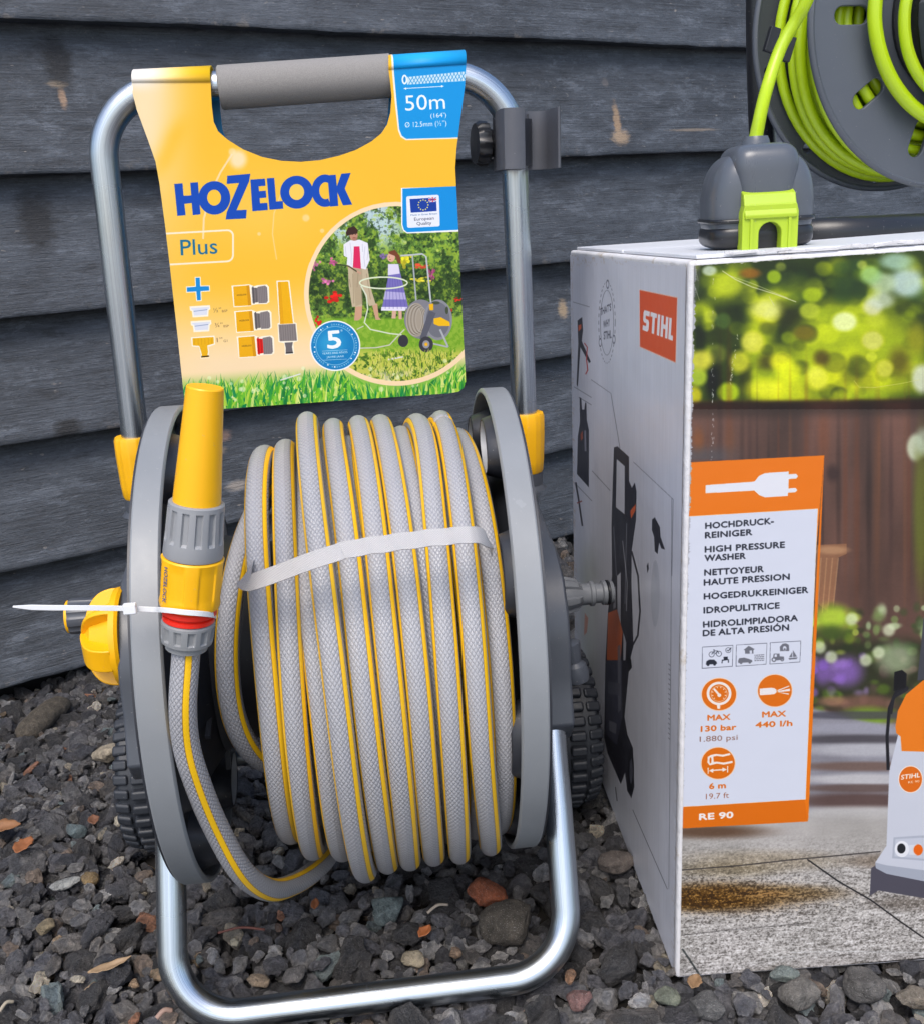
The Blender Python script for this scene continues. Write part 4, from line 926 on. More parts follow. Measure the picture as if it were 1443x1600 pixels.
for dx, dy, rd in ((0, 0, 0), (26, 262, 0), (52, 522, 1)):
    f = lambda x, y: c10(x + dx, y + dy)
    K.poly([(668, 172), (850, 158), (900, 178), (935, 168), (1030, 160), (1052, 185), (1056, 340), (1030, 360), (940, 362), (880, 370), (868, 382), (690, 394)], WH, tr=f)
    K.poly([(686, 182), (852, 168), (872, 374), (698, 384)], (240, 176, 10), tr=f); K.poly([(820, 171), (852, 168), (872, 374), (840, 377)], (215, 150, 5), tr=f)
    K.poly([(874, 190), (940, 196), (945, 340), (885, 352)], (228, 25, 20) if rd else (120, 112, 112), tr=f); K.line([(888, 180), (900, 358)], 1.8, (170, 20, 20) if rd else (80, 76, 78), tr=f); K.line([(918, 196), (928, 344)], 1.2, (170, 20, 20) if rd else (90, 86, 88), tr=f)
    K.poly([(934, 186), (1010, 170), (1034, 190), (1042, 330), (1020, 350), (946, 354)], (138, 130, 130), tr=f)
    for i in range(5): K.line([(950 + i * 18, 182), (958 + i * 18, 350)], .8, (105, 98, 100), .8, tr=f)
    K.text('HOZELOCK', (724, 278), (824, 270), 2.4, (60, 50, 40), tr=f)
K.poly([(1128, 122), (1262, 118), (1310, 548), (1335, 556), (1350, 740), (1302, 756), (1312, 870), (1216, 884), (1216, 840), (1208, 762), (1150, 750), (1140, 560), (1158, 552)], WH, tr=c10)
K.poly([(1142, 134), (1250, 130), (1300, 560), (1166, 566)], (242, 180, 10), tr=c10); K.poly([(1142, 134), (1175, 133), (1205, 565), (1166, 566)], (226, 158, 6), .6, tr=c10)
K.poly([(1150, 572), (1325, 562), (1340, 736), (1162, 742)], (138, 130, 128), tr=c10); K.poly([(1212, 756), (1298, 750), (1288, 800), (1300, 866), (1224, 872), (1224, 810)], (110, 104, 106), tr=c10); K.line([(1224, 862), (1300, 856)], 1.5, (40, 38, 40), tr=c10)
for i in range(7): K.line([(1170 + i * 24, 575), (1180 + i * 24, 735)], .9, (104, 98, 98), .8, tr=c10)
# the round garden picture
cx, cy, R = 619.3, 458.7, 137.0
K.ell(cx, cy, R + 6.5, R + 6.5, (253, 224, 180)); inside = np.hypot(U - cx, Vp - cy) < R
save = K.img.copy(); r = np.random.default_rng(5)
K.blend(inside * 1.0, (70, 105, 45)); nz_ = fnoise(U.shape, 26, 28, 3, 5, .7); nz2 = fnoise(U.shape, 90, 95, 8, 3, .7)
g3 = np.stack([40 + 150 * nz_ ** 1.6 + 30 * (nz2 > .55), 62 + 160 * nz_ ** 1.3 + 30 * (nz2 > .55), 22 + 60 * nz_], -1) / 255; K.blend(inside * 1.0, g3)
for i in range(1500):
    x, y = cx + r.uniform(-R, R), r.uniform(cy - R, 500); c = [(150, 190, 60), (60, 105, 35), (196, 216, 100), (28, 60, 22), (100, 150, 50), (20, 40, 18), (120, 165, 70)][r.integers(7)]; f_ = 1.0 if y < 430 else .6
    if np.hypot(x - cx, y - cy) < R: q_ = r.uniform(.8, 2.6); K.ell(x, y, q_, q_ * r.uniform(.5, 1), tuple(v * f_ for v in c), .75, r.uniform(0, 3))
K.blend(inside * sm(nz_, .52, .60) * sm(400 - Vp, 0, 40) * sm(U - 500, 0, 30) * sm(660 - U, 0, 60) * .85, (200, 222, 240))
K.blend(inside * sm(Vp, 400, 440) * sm(490 - Vp, 0, 30) * .55, (28, 50, 22)); K.blend(inside * sm(nz2, .58, .66) * .5, (165, 190, 60)); K.blend(inside * sm(nz2, .42, .34) * .5, (20, 40, 16))
K.blend(inside * sm(Vp, 493, 500), (118, 168, 40)); K.blend(inside * sm(Vp, 493, 500) * sm(nz2, .4, .6) * .5, (165, 195, 70)); K.blend(inside * sm(Vp, 540, 556) * sm(nz2, .38, .55) * .9, (206, 205, 90)); K.blend(inside * sm(Vp, 545, 560) * sm(nz2, .50, .36), (70, 105, 35)); K.blend(inside * sm(Vp, 570, 590) * sm(nz_, .45, .6) * .7, (235, 225, 190))
for x, y, rx, ry, c in ((285, 510, 30, 22, (225, 100, 160)), (240, 655, 34, 28, (220, 120, 170)), (155, 540, 25, 25, (215, 120, 165)), (295, 770, 55, 38, (226, 30, 22)), (160, 965, 28, 35, (215, 25, 20)), (1200, 795, 24, 16, (220, 50, 30)), (820, 510, 40, 45, (225, 215, 40)), (930, 540, 45, 20, (225, 80, 50)), (1010, 600, 20, 40, (185, 80, 130)), (920, 650, 50, 20, (225, 215, 60)), (1150, 870, 14, 12, (200, 60, 40)), (655, 470, 30, 22, (120, 100, 150))):
    for _ in range(14): 
        a, b = r.normal(0, .5, 2); K.ell(x + a * rx, y + b * ry, rx * .32, ry * .32, np.clip(np.array(c) * r.uniform(.75, 1.15), 0, 255), .9, tr=c9)
def P9(P, c, al=1.0): K.poly(P, c, al, tr=c9)
P9([(450, 830), (500, 830), (495, 925), (470, 945), (440, 945)], (205, 160, 130)); P9([(570, 820), (610, 820), (620, 920), (640, 940), (598, 940)], (205, 160, 130)); P9([(395, 550), (540, 560), (560, 700), (600, 830), (550, 838), (490, 680), (500, 840), (425, 845), (400, 690)], (196, 180, 150)); P9([(430, 560), (500, 570), (505, 820), (450, 840)], (165, 148, 118), .5)
P9([(362, 385), (410, 355), (480, 350), (540, 375), (555, 500), (525, 570), (490, 560), (480, 420), (440, 430), (430, 560), (385, 545), (390, 480), (365, 470)], (236, 236, 244)); P9([(438, 400), (480, 400), (490, 565), (432, 555)], (222, 40, 95)); [K.line(L_9, 1.0, (196, 198, 212), .8, tr=c9) for L_9 in ([(375, 400), (382, 470)], [(410, 375), (420, 460), (418, 540)], [(520, 400), (512, 480), (520, 550)], [(500, 380), (503, 440)], [(545, 420), (535, 500)])]; [K.line(L_9, 1.2, (150, 134, 104), .7, tr=c9) for L_9 in ([(430, 600), (438, 820)], [(470, 590), (462, 700)], [(530, 600), (560, 790)], [(405, 640), (415, 700)])]; K.ell(437, 318, 30, 40, (190, 140, 115), tr=c9); K.ell(446, 345, 20, 14, (160, 110, 90), .6, tr=c9); K.ell(428, 312, 4, 3, (50, 35, 30), tr=c9); K.ell(450, 312, 4, 3, (50, 35, 30), tr=c9); K.line([(430, 336), (448, 336)], 1, (150, 70, 60), tr=c9); P9([(378, 300), (395, 265), (440, 250), (468, 280), (465, 305), (410, 315), (385, 325)], (60, 36, 30)); K.line([(385, 540), (440, 570), (490, 600)], 3, (200, 155, 130), tr=c9); K.line([(300, 530), (400, 545), (460, 585)], 2, (60, 70, 40), tr=c9)
P9([(720, 870), (750, 870), (745, 930), (715, 930)], (215, 175, 150)); P9([(765, 870), (790, 870), (790, 935), (768, 935)], (215, 175, 150)); P9([(690, 530), (765, 530), (790, 640), (838, 850), (810, 872), (640, 870), (665, 760), (690, 620)], (120, 112, 185)); P9([(690, 530), (765, 530), (775, 600), (688, 612)], (225, 220, 240)); P9([(665, 730), (812, 740), (820, 790), (655, 790)], (205, 200, 235), .7); P9([(640, 845), (830, 845), (812, 874), (638, 872)], (230, 226, 244)); [K.line([(690 + k * 16, 620), (668 + k * 30, 860)], .9, (92, 84, 160), .6, tr=c9) for k in range(6)]; K.ell(712, 480, 28, 34, (225, 175, 150), tr=c9); K.ell(700, 478, 3, 3, (60, 40, 34), tr=c9); K.line([(698, 496), (712, 497)], 1, (170, 80, 70), tr=c9); P9([(690, 440), (740, 425), (775, 470), (785, 530), (760, 520), (740, 470), (700, 455)], (120, 65, 40))
tt = np.linspace(0, 2 * np.pi, 40); K.line([(655 + 175 * C(a), 668 + 42 * S(a)) for a in tt], 2.2, (225, 236, 205), tr=c9); K.line([(490, 690), (530, 760), (540, 860), (515, 960), (560, 1010), (700, 1040), (790, 1050)], 2, (215, 225, 200), tr=c9); K.line([(480, 1148), (600, 1145), (700, 1125), (760, 1060), (810, 1010)], 1.8, (205, 205, 190), tr=c9); K.line([(460, 1010), (510, 985)], 1.6, (200, 205, 180), tr=c9)
K.line([(780, 468), (870, 462), (940, 455), (968, 475), (1005, 830)], 2.6, (190, 196, 200), tr=c9); K.line([(868, 470), (895, 800)], 2.4, (170, 178, 182), tr=c9)
K.ell(930, 935, 122, 145, (130, 130, 138), tr=c9); K.ell(895, 940, 75, 125, (165, 155, 140), tr=c9)
for i in range(7): K.ell(880 + i * 9, 940, 60 - i * 3, 118 - i * 4, (110, 100, 85) if i % 2 else (185, 180, 170), .8, tr=c9, inner=.93)
K.ell(1055, 940, 105, 150, (140, 142, 150), tr=c9); K.ell(1055, 940, 88, 130, (112, 114, 124), tr=c9); P9([(990, 870), (1040, 890), (960, 1090), (920, 1080)], (90, 92, 104)); K.ell(1040, 815, 30, 12, (70, 80, 60), tr=c9); K.ell(1120, 870, 12, 28, (70, 80, 60), tr=c9)
P9([(1025, 930), (1075, 920), (1140, 955), (1145, 985), (1060, 985), (1025, 970)], (244, 190, 20)); P9([(990, 825), (1022, 820), (1022, 868), (994, 870)], (240, 185, 15)); K.line([(1070, 1010), (1130, 1140)], 3, (175, 180, 185), tr=c9); K.line([(1020, 1115), (1130, 1140)], 2.4, (175, 180, 185), tr=c9)
K.ell(800, 1095, 38, 45, (52, 52, 60), tr=c9); K.ell(968, 1120, 52, 58, (58, 58, 66), tr=c9); K.ell(968, 1120, 26, 30, (150, 150, 158), tr=c9); K.ell(968, 1120, 12, 13, (240, 180, 20), tr=c9); K.line([(690, 1232), (800, 1212)], 2.2, (225, 225, 225), tr=c9)
for i in range(420):
    x, y = r.uniform(560, 1190), r.uniform(1190, 1390); K.line([(x, y), (x + r.normal(0, 9), y - r.uniform(18, 45))], .9, [(180, 205, 60), (110, 150, 40), (228, 224, 130), (60, 95, 30)][r.integers(4)], .8, tr=c9)
out = ~inside; keep = np.hypot(U - cx, Vp - cy) > R; K.img[keep] = save[keep]
K.line([(cx + (R + .3) * C(a), cy + (R + .3) * S(a)) for a in np.linspace(0, 2 * np.pi, 90)], 1.4, (253, 224, 180))
# EU patch
K.poly([(785, -30), (1230, -40), (1230, 290), (1190, 292), (830, 305), (800, 285), (786, 240)], (252, 250, 246), tr=c9); K.poly([(795, -25), (1230, -45), (1230, 276), (1190, 278), (830, 296), (806, 278), (795, 240)], (6, 146, 224), tr=c9)
K.poly(rrect(826, 25, 1066, 258, 14, False), (236, 240, 250), tr=lambda x, y: c9(x + (y - 140) * .03, y - (x - 950) * .05)); K.poly([(848, 52), (1042, 40), (1047, 140), (856, 152)], (16, 62, 160), tr=c9)
for i in range(12): a = i * math.pi / 6; K.ell(947 + 36 * C(a), 95 + 37 * S(a), 5, 5, (235, 225, 120), tr=c9)
K.poly([(986, 40), (1044, 37), (1045, 72), (988, 75)], (225, 215, 230), tr=c9); K.line([(986, 57), (1045, 54)], 1.8, (215, 50, 70), tr=c9); K.line([(1015, 38), (1016, 74)], 1.8, (215, 50, 70), tr=c9); K.line([(988, 42), (1044, 70)], .8, (50, 70, 150), tr=c9); K.line([(1042, 40), (988, 72)], .8, (50, 70, 150), tr=c9)
K.text('Made in Great Britain', (856, 176), (1050, 164), 2.6, (70, 110, 150), tr=c9); K.text('European', (882, 212), (1026, 202), 5, (60, 64, 80), tr=c9); K.text('Quality', (900, 244), (1008, 238), 5, (60, 64, 80), tr=c9)
# grass along the foot
r = np.random.default_rng(9); low = lowline
gm = sm(Vp - (low(U) - 62), 0, 34) * ((np.hypot(U - cx, Vp - cy) > R + 6))
K.blend(gm * .85, (120, 190, 60))
for i in range(1500):
    x = r.uniform(284, 732); f = r.random(); y = low(x) + 8 - f * 34; L_ = r.uniform(14, 46) * (1 - .3 * f); dx = r.normal(0, 9); wd_ = r.uniform(1.2, 3.2)
    c = [(60, 165, 60), (120, 200, 50), (185, 220, 70), (20, 120, 55), (225, 238, 130), (95, 180, 45), (0, 130, 75)][r.integers(7)]
    tip = (x + dx, y - L_)
    if np.hypot(tip[0] - cx, tip[1] - cy) < R + 6 or np.hypot(x - cx, y - cy) < R + 6: 
        if f > .3 or np.hypot(x - cx, y - cy) < R + 4: continue
        tip = (x + dx * .3, y - 8)
    K.poly([(x - wd_, y), (x + wd_, y), (x + dx * .45 + wd_ * .5, y - L_ * .55), tip, (x + dx * .35 - wd_ * .6, y - L_ * .5)], c, .85)
for i in range(34): x = r.uniform(300, 725); y = low(x) - r.uniform(5, 55); q = r.uniform(1, 4); K.soft(x, y, q, q, (240, 250, 200), .6, .8)
K.line([(cx + (R + 3.5) * C(a), cy + (R + 3.5) * S(a)) for a in np.linspace(math.radians(-20), math.radians(200), 80)], 7, (253, 224, 180)); K.text('05/25', (313, 617), (348, 613), 9, (236, 246, 225), .01); K.line([(438, 594), (470, 584)], 2, (225, 228, 222))
# guarantee badge
bx_, by_ = c9(300, 1130); K.ell(bx_, by_, 39.5, 39.5, (250, 252, 252)); K.ell(bx_, by_, 37.5, 37.5, (14, 128, 192)); K.soft(bx_ - 6, by_ - 4, 22, 20, (70, 180, 225), .6, .2); K.line([(bx_ + 30 * C(a), by_ + 30 * S(a)) for a in np.linspace(0, 6.2832, 60)], .7, (160, 215, 240))
K.text('5', (248, 1150), (345, 1142), 27, (246, 250, 252), .03, tr=c9); K.text('*', (343, 1040), (358, 1038), 6, (246, 250, 252), tr=c9); K.text('YEARS·ANS·AÑOS', (205, 1196), (392, 1184), 3.2, (240, 248, 252), .01, tr=c9); K.text('JAHRE·JAAR', (238, 1222), (366, 1214), 3.2, (240, 248, 252), .01, tr=c9)
K.line([(205, 1170), (392, 1160)], .5, (200, 230, 245), tr=c9); K.line([(212, 1237), (388, 1228)], .5, (200, 230, 245), tr=c9)
ringtxt = 'GARANTIA ● GUARANTEE ● GARANTIE ● GARANZIA ● GARANTI ● '
for i, ch in enumerate(ringtxt):
    if ch == ' ': continue
    a = -math.pi * .95 + i / len(ringtxt) * 2 * math.pi; p = np.array([bx_ + 32 * C(a), by_ + 32 * S(a)]); tg = np.array([-S(a), C(a)])
    if ch == '●': K.ell(p[0], p[1], 1.1, 1.1, (240, 250, 252))
    else: K.text(ch, p - tg * 1.0, p + tg * 1.0, 2.6, (240, 250, 252))
TAGM = K.material(.46, .77, .0); TAGM.node_tree.nodes['Principled BSDF'].inputs['Specular IOR Level'].default_value = .22
# geometry of the card: front panel with a cut-out, folded over the bar
def card_outline(back=0):
    def f(P): return [hit(u, v, 1, TY) for u, v in P]
    outer = [(206, 128), (207, 145), (214, 172), (230, 215), (243, 252), (249, 285), (258, 352), (266, 420), (277, 520), (290, 643), (430, 633), (560, 624), (700, 614.5), (716, 612), (724, 606), (727.5, 596), (727, 585), (722, 490), (717, 380), (713, 300), (711, 262), (713, 232), (719, 185), (726, 135), (728, 100),
             (607, 108), (610, 130), (612, 150), (610, 176), (605, 194), (596, 208), (580, 221), (556, 234), (530, 243), (500, 250), (470, 252.5), (440, 251), (410, 245), (380, 233), (356, 218), (341, 205), (334, 190), (331, 165), (329, 128)]
    return np.array(f(outer))
tagt = thing('product_hang_tag', 'yellow and blue cardboard hang tag with garden picture folded over the handle', 'cardboard tag', tuple(hit(500, 630, 1, TY)))
Pf = card_outline(); n = len(Pf)
def card(name, Pts, y, th, m, par, uvf):
    bm = bmesh.new(); vs = [bm.verts.new((p[0], y, p[2])) for p in Pts]; es = [bm.edges.new((vs[i], vs[(i + 1) % len(vs)])) for i in range(len(vs))]
    bmesh.ops.triangle_fill(bm, edges=es, use_beauty=True); bm.normal_update()
    if sum(f.normal.y * f.calc_area() for f in bm.faces) > 0: bmesh.ops.reverse_faces(bm, faces=bm.faces)
    V = [tuple(v.co) for v in bm.verts]; F = [tuple(v.index for v in f.verts) for f in bm.faces]; bm.verts.index_update(); F = [tuple(v.index for v in f.verts) for f in bm.faces]; bm.free()
    o = mesh(name, V, F, m, par, smooth=False, uv=uvf); s_ = o.modifiers.new('thickness', 'SOLIDIFY'); s_.thickness = th; s_.offset = -1; return o
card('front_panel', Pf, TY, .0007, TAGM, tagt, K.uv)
EDGE = plastic('card_back', (.70, .68, .62), .7); BLUEC = plastic('blue_card', (.004, .20, .45), .4)
# the bands over the bar
for (ua, ub, va, vb) in ((206, 329, 128, 128), (607, 728, 108, 100)):
    a, b = hit(ua, va, 1, TY), hit(ub, vb, 1, TY); da = b - a; V, UV = [], []; topz = .0175
    tops = [hit(204, 105, 1, TY), hit(327, 99, 1, TY)] if ua < 300 else [hit(608, 82, 1, TY), hit(729, 74, 1, TY)]
    for p, tp in ((a, tops[0]), (b, tops[1])):
        for k in range(17):
            t = math.pi * k / 16; y = TY + .019 * (1 - C(t)); h = (tp[2] - p[2]); zz = p[2] + h * S(t) ** .8; V.append((p[0] + (tp[0] - p[0]) * S(t), y, zz)); UV.append(((p[0] - K.lo[0]) / (K.hi[0] - K.lo[0]), (p[2] + h * 1.2 * t - K.lo[1]) / (K.hi[1] - K.lo[1])))
    F = [(k, 17 + k, 18 + k, k + 1) for k in range(16)]
    o = mesh('fold_band', V, F, TAGM, tagt, uv=np.array(UV)); so = o.modifiers.new('thickness', 'SOLIDIFY'); so.thickness = .0007; so.offset = 1
Pb = Pf.copy(); cxm = Pb[:, 0].mean(); Pb[:, 0] = Pb[:, 0]; lowm = Pb[:, 2] < .37; Pb[lowm, 0] = Pb[lowm, 0] * 1.0 ; Pb[25 + 7:25 + 17, 2] -= .004; Pb[41:44, 0] += .003; Pb[38:41, 0] += .003
Pbi = Pb.copy(); Pbi[:25] = Pbi[:25] * .985 + Pbi[:25].mean(0) * .015
card('back_panel', Pbi, TY + .038, .0007, BLUEC, tagt, None)
FR = WORLD
# ------------------------------------------------------------------ the big cardboard box
bxn = np.array([u1[1], -u1[0], 0.0])                         # out of the front
BF = Frame(BXO, u1, -bxn, (0, 0, 1))                          # x along the front, y into the box, z up
nt_ = hit(1083, 407, 1, 0, BF); HB = nt_[2]; tr_ = hit(1443, 383, 1, 0, BF)
sx2 = BF.l(BXS)                                              # far left corner at the bottom
SN = np.array([u2[1], -u2[0], 0.0]); SF = Frame(BXO, u2, SN, (0, 0, 1))   # side frame: x away along the side, y right, z up
ft = hit(890, 391, 1, 0, SF); 
FR = BF
slope = (tr_[2] - nt_[2]) / (tr_[0] - nt_[0]); BW = .50
c_nb = np.zeros(3); c_nt = np.array([nt_[0] * .5, 0, HB]); c_rb = np.array([BW, 0, 0]); c_rt = np.array([BW, 0, HB + slope * BW])
c_fb = BF.l(SF.w((BD, 0, 0))); c_ft = BF.l(SF.w((ft[0], 0, ft[2]))); c_gb = c_fb + c_rb; c_gt = c_ft + c_rt - c_nt
card_w = NT('worn_cardboard'); card_w.base(card_w.mix(card_w.smooth(card_w.noise(30, card_w.obj(), 5, .7), .55, .7), (.62, .62, .64), (.42, .36, .28))); card_w.rough(.7); card_w.nrm(card_w.bump(card_w.noise(60, card_w.obj(), 5, .7), .6, .003))
bxt = thing('pressure_washer_box', 'large printed cardboard box of a pressure washer with worn corners', 'box', (0, 0, 0))
Vb = [c_nb, c_rb, c_gb, c_fb, c_nt, c_rt, c_gt, c_ft]
mesh('box_body', Vb, [(0, 3, 2, 1), (4, 5, 6, 7), (0, 1, 5, 4), (1, 2, 6, 5), (2, 3, 7, 6), (3, 0, 4, 7)], card_w.m, bxt, bevel=.0028, seg=3)
# ---- front print
K = Canvas('box_front_print', BF, 1, -.0006, (0, -.005), (.27, .565), 2800, (60, 70, 40)); U, Vp = K.U, K.Vv
b2 = lambda x, y: (1050 + x / 5.333, 700 + y / 5.333); b3 = lambda x, y: (1050 + x / 5, 990 + y / 5); b5 = lambda x, y: (1060 + x / 3.768, 380 + y / 3.768); b6 = lambda x, y: (1240 + x / 2.286, 740 + y / 2.286); b7 = lambda x, y: (1040 + x / 3.581, 1240 + y / 3.581)
r = np.random.default_rng(21); n1 = fnoise(U.shape, 7, 14, 1, 4, .5); n2 = fnoise(U.shape, 120, 240, 2, 3, .7); n3 = fnoise(U.shape, 40, 14, 6, 4, .6)
K.blend(np.ones(U.shape), np.stack([38 + 60 * n1, 48 + 62 * n1, 30 + 25 * n1], -1) / 255)
def B5(x, y, rx, ry, c, al=1.0, h=.6): K.soft(*b5(x, y), rx / 3.768, ry / 3.768, c, al, h)
for a in ((620, 860, 260, 130), (900, 760, 300, 170), (560, 780, 150, 140), (1060, 850, 260, 90), (800, 620, 160, 160), (470, 560, 90, 200), (1150, 560, 260, 190), (950, 480, 220, 150), (300, 240, 120, 110), (480, 380, 100, 70), (130, 690, 80, 80), (130, 400, 70, 60), (620, 300, 120, 70), (1320, 720, 160, 160)): B5(*a, (168, 180, 42), .85, .3)
for a in ((980, 760, 190, 110), (600, 870, 180, 70), (1110, 820, 160, 60), (520, 420, 80, 90)): B5(*a, (206, 208, 30), .8, .2)
for i in range(150):
    x, y = r.uniform(60, 1450), r.uniform(130, 930); bright = r.random(); q = r.uniform(24, 62)
    if y < 350 and bright < .5: c = (70, 92, 62)
    elif bright < .35: c = (62, 70, 38)
    elif bright < .6: c = (150, 165, 40)
    elif bright < .85: c = (196, 206, 70)
    else: c = (214, 220, 130)
    B5(x, y, q * 1.05, q * .9, c, r.uniform(.2, .55), r.uniform(.3, .95))
for x, y, rx, ry, c, al in ((120, 600, 40, 180, (38, 48, 34), .8), (360, 350, 70, 200, (45, 56, 38), .55), (200, 800, 45, 140, (32, 38, 28), .9), (520, 700, 60, 50, (70, 66, 30), .7), (840, 680, 50, 50, (92, 80, 30), .8), (650, 430, 90, 90, (62, 64, 34), .6), (1300, 700, 70, 90, (90, 80, 40), .7), (700, 210, 180, 90, (48, 62, 44), .6), (1000, 250, 130, 90, (60, 78, 60), .6), (390, 800, 40, 120, (40, 44, 28), .6), (240, 160, 60, 30, (44, 60, 40), .6)): B5(x, y, rx, ry, c, al, .2)
for x, y, rx, ry, c, h in ((975, 465, 66, 52, (232, 238, 205), 1.15), (1140, 575, 58, 50, (205, 205, 140), 1.2), (770, 400, 52, 42, (180, 190, 90), 1.25), (785, 308, 50, 38, (170, 186, 60), 1.2), (435, 585, 60, 58, (214, 212, 120), 1.15), (1340, 235, 95, 80, (206, 222, 222), .9), (1200, 240, 70, 60, (190, 204, 176), .9), (1280, 110, 100, 50, (180, 204, 190), .7), (1130, 190, 60, 50, (160, 190, 140), .9), (1140, 380, 55, 45, (214, 214, 190), .9), (1190, 340, 80, 50, (196, 205, 190), .7), (820, 800, 62, 60, (222, 222, 110), 1), (600, 700, 60, 50, (226, 226, 80), .8), (520, 860, 120, 60, (224, 226, 90), .5), (290, 880, 54, 50, (186, 204, 50), 1.2), (110, 790, 50, 48, (180, 196, 90), 1.1), (130, 690, 70, 55, (214, 210, 110), .8), (260, 460, 40, 40, (92, 112, 70), 1.2), (510, 395, 95, 60, (216, 218, 160), .6), (1435, 800, 60, 80, (222, 226, 216), 1), (180, 165, 40, 28, (205, 215, 200), 1), (560, 200, 36, 34, (170, 190, 60), 1.2), (1210, 740, 45, 45, (200, 200, 110), 1.2), (360, 700, 55, 60, (205, 206, 90), .9), (90, 900, 40, 50, (196, 190, 60), 1), (290, 240, 90, 70, (186, 196, 80), .7), (650, 760, 70, 60, (214, 220, 50), .8), (740, 530, 60, 40, (130, 120, 40), .9), (420, 180, 60, 30, (150, 110, 50), .7), (1400, 560, 60, 90, (150, 150, 60), .6)): B5(x, y, rx, ry, c, .78, h * .66)
# fence, flowers, paving
vb = lambda x: 629 - (x - 1080) * .012
n4 = fnoise(U.shape, 15, 5, 16, 3, .5); fen = sm(Vp - vb(U), -7, 9); brn = np.stack([58 + 74 * n4 + 20 * n1, 46 + 46 * n4 + 14 * n1, 42 + 36 * n4 + 12 * n1], -1) / 255; K.blend(fen, brn)
for i in range(26): K.soft(1080 + i * 15 + r.normal(0, 4), 780 + r.normal(0, 40), r.uniform(2, 6), r.uniform(80, 200), [(120, 66, 42), (38, 30, 30), (132, 84, 56), (60, 44, 44)][r.integers(4)], .38, .2)
K.soft(1090, 690, 10, 22, (150, 86, 40), .6, .2); K.soft(1140, 690, 9, 30, (120, 80, 56), .5, .2); K.soft(1286, 685, 10, 50, (130, 78, 54), .6, .2); K.soft(1300, 740, 10, 14, (46, 34, 36), .6, .3); K.blend(sm(Vp - vb(U), -4, 4) * (1 - sm(Vp - vb(U), 12, 34)) * .5, (34, 31, 28)); K.blend(sm(Vp, 690, 712) * (1 - sm(Vp, 716, 722)) * sm(1175 - U, 0, 60) * .6, (84, 88, 96))
K.soft(1430, 700, 12, 18, (215, 225, 190), .9, .8); K.soft(1440, 800, 14, 120, (110, 120, 40), .8, .4); K.soft(1443, 690, 14, 20, (205, 220, 200), .6, .5)
K.poly([(1276, 852), (1322, 850), (1322, 866), (1308, 872), (1300, 962), (1272, 940)], (160, 112, 80), .85); [K.line([(1282 + k * 9, 872), (1276 + k * 8, 958)], 2, (190, 144, 104), .7) for k in range(4)]; K.soft(1300, 860, 24, 6, (196, 150, 110), .8, .5)
K.blend(sm(Vp, 985, 1015) * sm(1130 - Vp, 0, 40) * .9, (46, 52, 34))
for i in range(170):
    x, y = r.uniform(1260, 1450), r.uniform(945, 1120)
    if y < 1020: c = [(150, 190, 40), (196, 220, 80), (70, 96, 34), (40, 54, 28)][r.integers(4)] if x < 1350 else [(130, 160, 90), (190, 210, 160), (60, 80, 44)][r.integers(3)]
    elif y < 1085 and x < 1360: c = [(150, 110, 200), (120, 86, 176), (184, 150, 220), (60, 56, 50)][r.integers(4)]
    else: c = [(96, 130, 40), (52, 60, 40), (120, 96, 86), (70, 60, 54)][r.integers(4)]
    K.soft(x, y, r.uniform(4, 11), r.uniform(4, 9), c, r.uniform(.35, .7), r.uniform(.1, .7))
K.soft(1300, 968, 30, 22, (184, 214, 60), .9, .4); K.soft(1298, 990, 26, 14, (64, 84, 34), .9, .3); K.soft(1322, 1050, 26, 24, (150, 108, 204), .75, .3); K.soft(1285, 1050, 16, 22, (146, 104, 200), .7, .3); K.soft(1400, 1030, 30, 24, (196, 214, 170), .6, .4)
for x, y in ((1280, 1012), (1298, 1027), (1352, 1032), (1372, 1020), (1330, 968), (1388, 985)): K.soft(x, y, 9, 9, (226, 236, 196), .7, .6)
K.soft(1350, 1098, 46, 12, (128, 92, 78), .8, .4); K.soft(1300, 1096, 22, 8, (180, 130, 104), .6, .4); K.soft(1355, 1122, 40, 16, (122, 156, 50), .95, .5)
pave = sm(Vp - (1104 + (U - 1260) * .24), -3, 6); nn = .62 * fnoise(U.shape, 190, 480, 12, 2, .8) + .38 * fnoise(U.shape, 26, 420, 13, 3, .7)
K.blend(pave, np.stack([118 + 50 * n1, 116 + 52 * n1, 124 + 54 * n1], -1) / 255)
for y, h, c, x0 in ((1118, 6, (74, 72, 82), 1240), (1138, 8, (160, 160, 172), 1240), (1156, 7, (70, 66, 72), 1240), (1172, 10, (190, 190, 196), 1260), (1198, 7, (110, 86, 76), 1250), (1218, 8, (204, 202, 204), 1260), (1232, 6, (98, 78, 72), 1250), (1252, 12, (86, 62, 56), 1240), (1273, 12, (210, 208, 206), 1240)): K.soft((x0 + 1450) / 2, y, (1450 - x0) / 2, h, c, .8, .6)
K.blend(sm(Vp, 1255, 1290), np.stack([160 + 40 * n1, 157 + 38 * n1, 152 + 40 * n1], -1) / 255)
K.soft(1110, 1300, 90, 11, (92, 66, 48), .9, .3); K.soft(1190, 1345, 130, 16, (150, 132, 100), .5, .3); K.soft(1390, 1346, 70, 12, (120, 102, 84), .6, .4); K.soft(1130, 1360, 90, 12, (120, 105, 74), .55, .3)
K.soft(1120, 1402, 120, 22, (92, 62, 22), .95, .45); K.soft(1240, 1396, 80, 13, (120, 96, 60), .8, .3); K.soft(1090, 1408, 60, 14, (84, 56, 18), .9, .4); K.soft(1190, 1397, 40, 6, (160, 120, 70), .7, .3); K.soft(1420, 1412, 60, 12, (108, 100, 92), .8, .3)
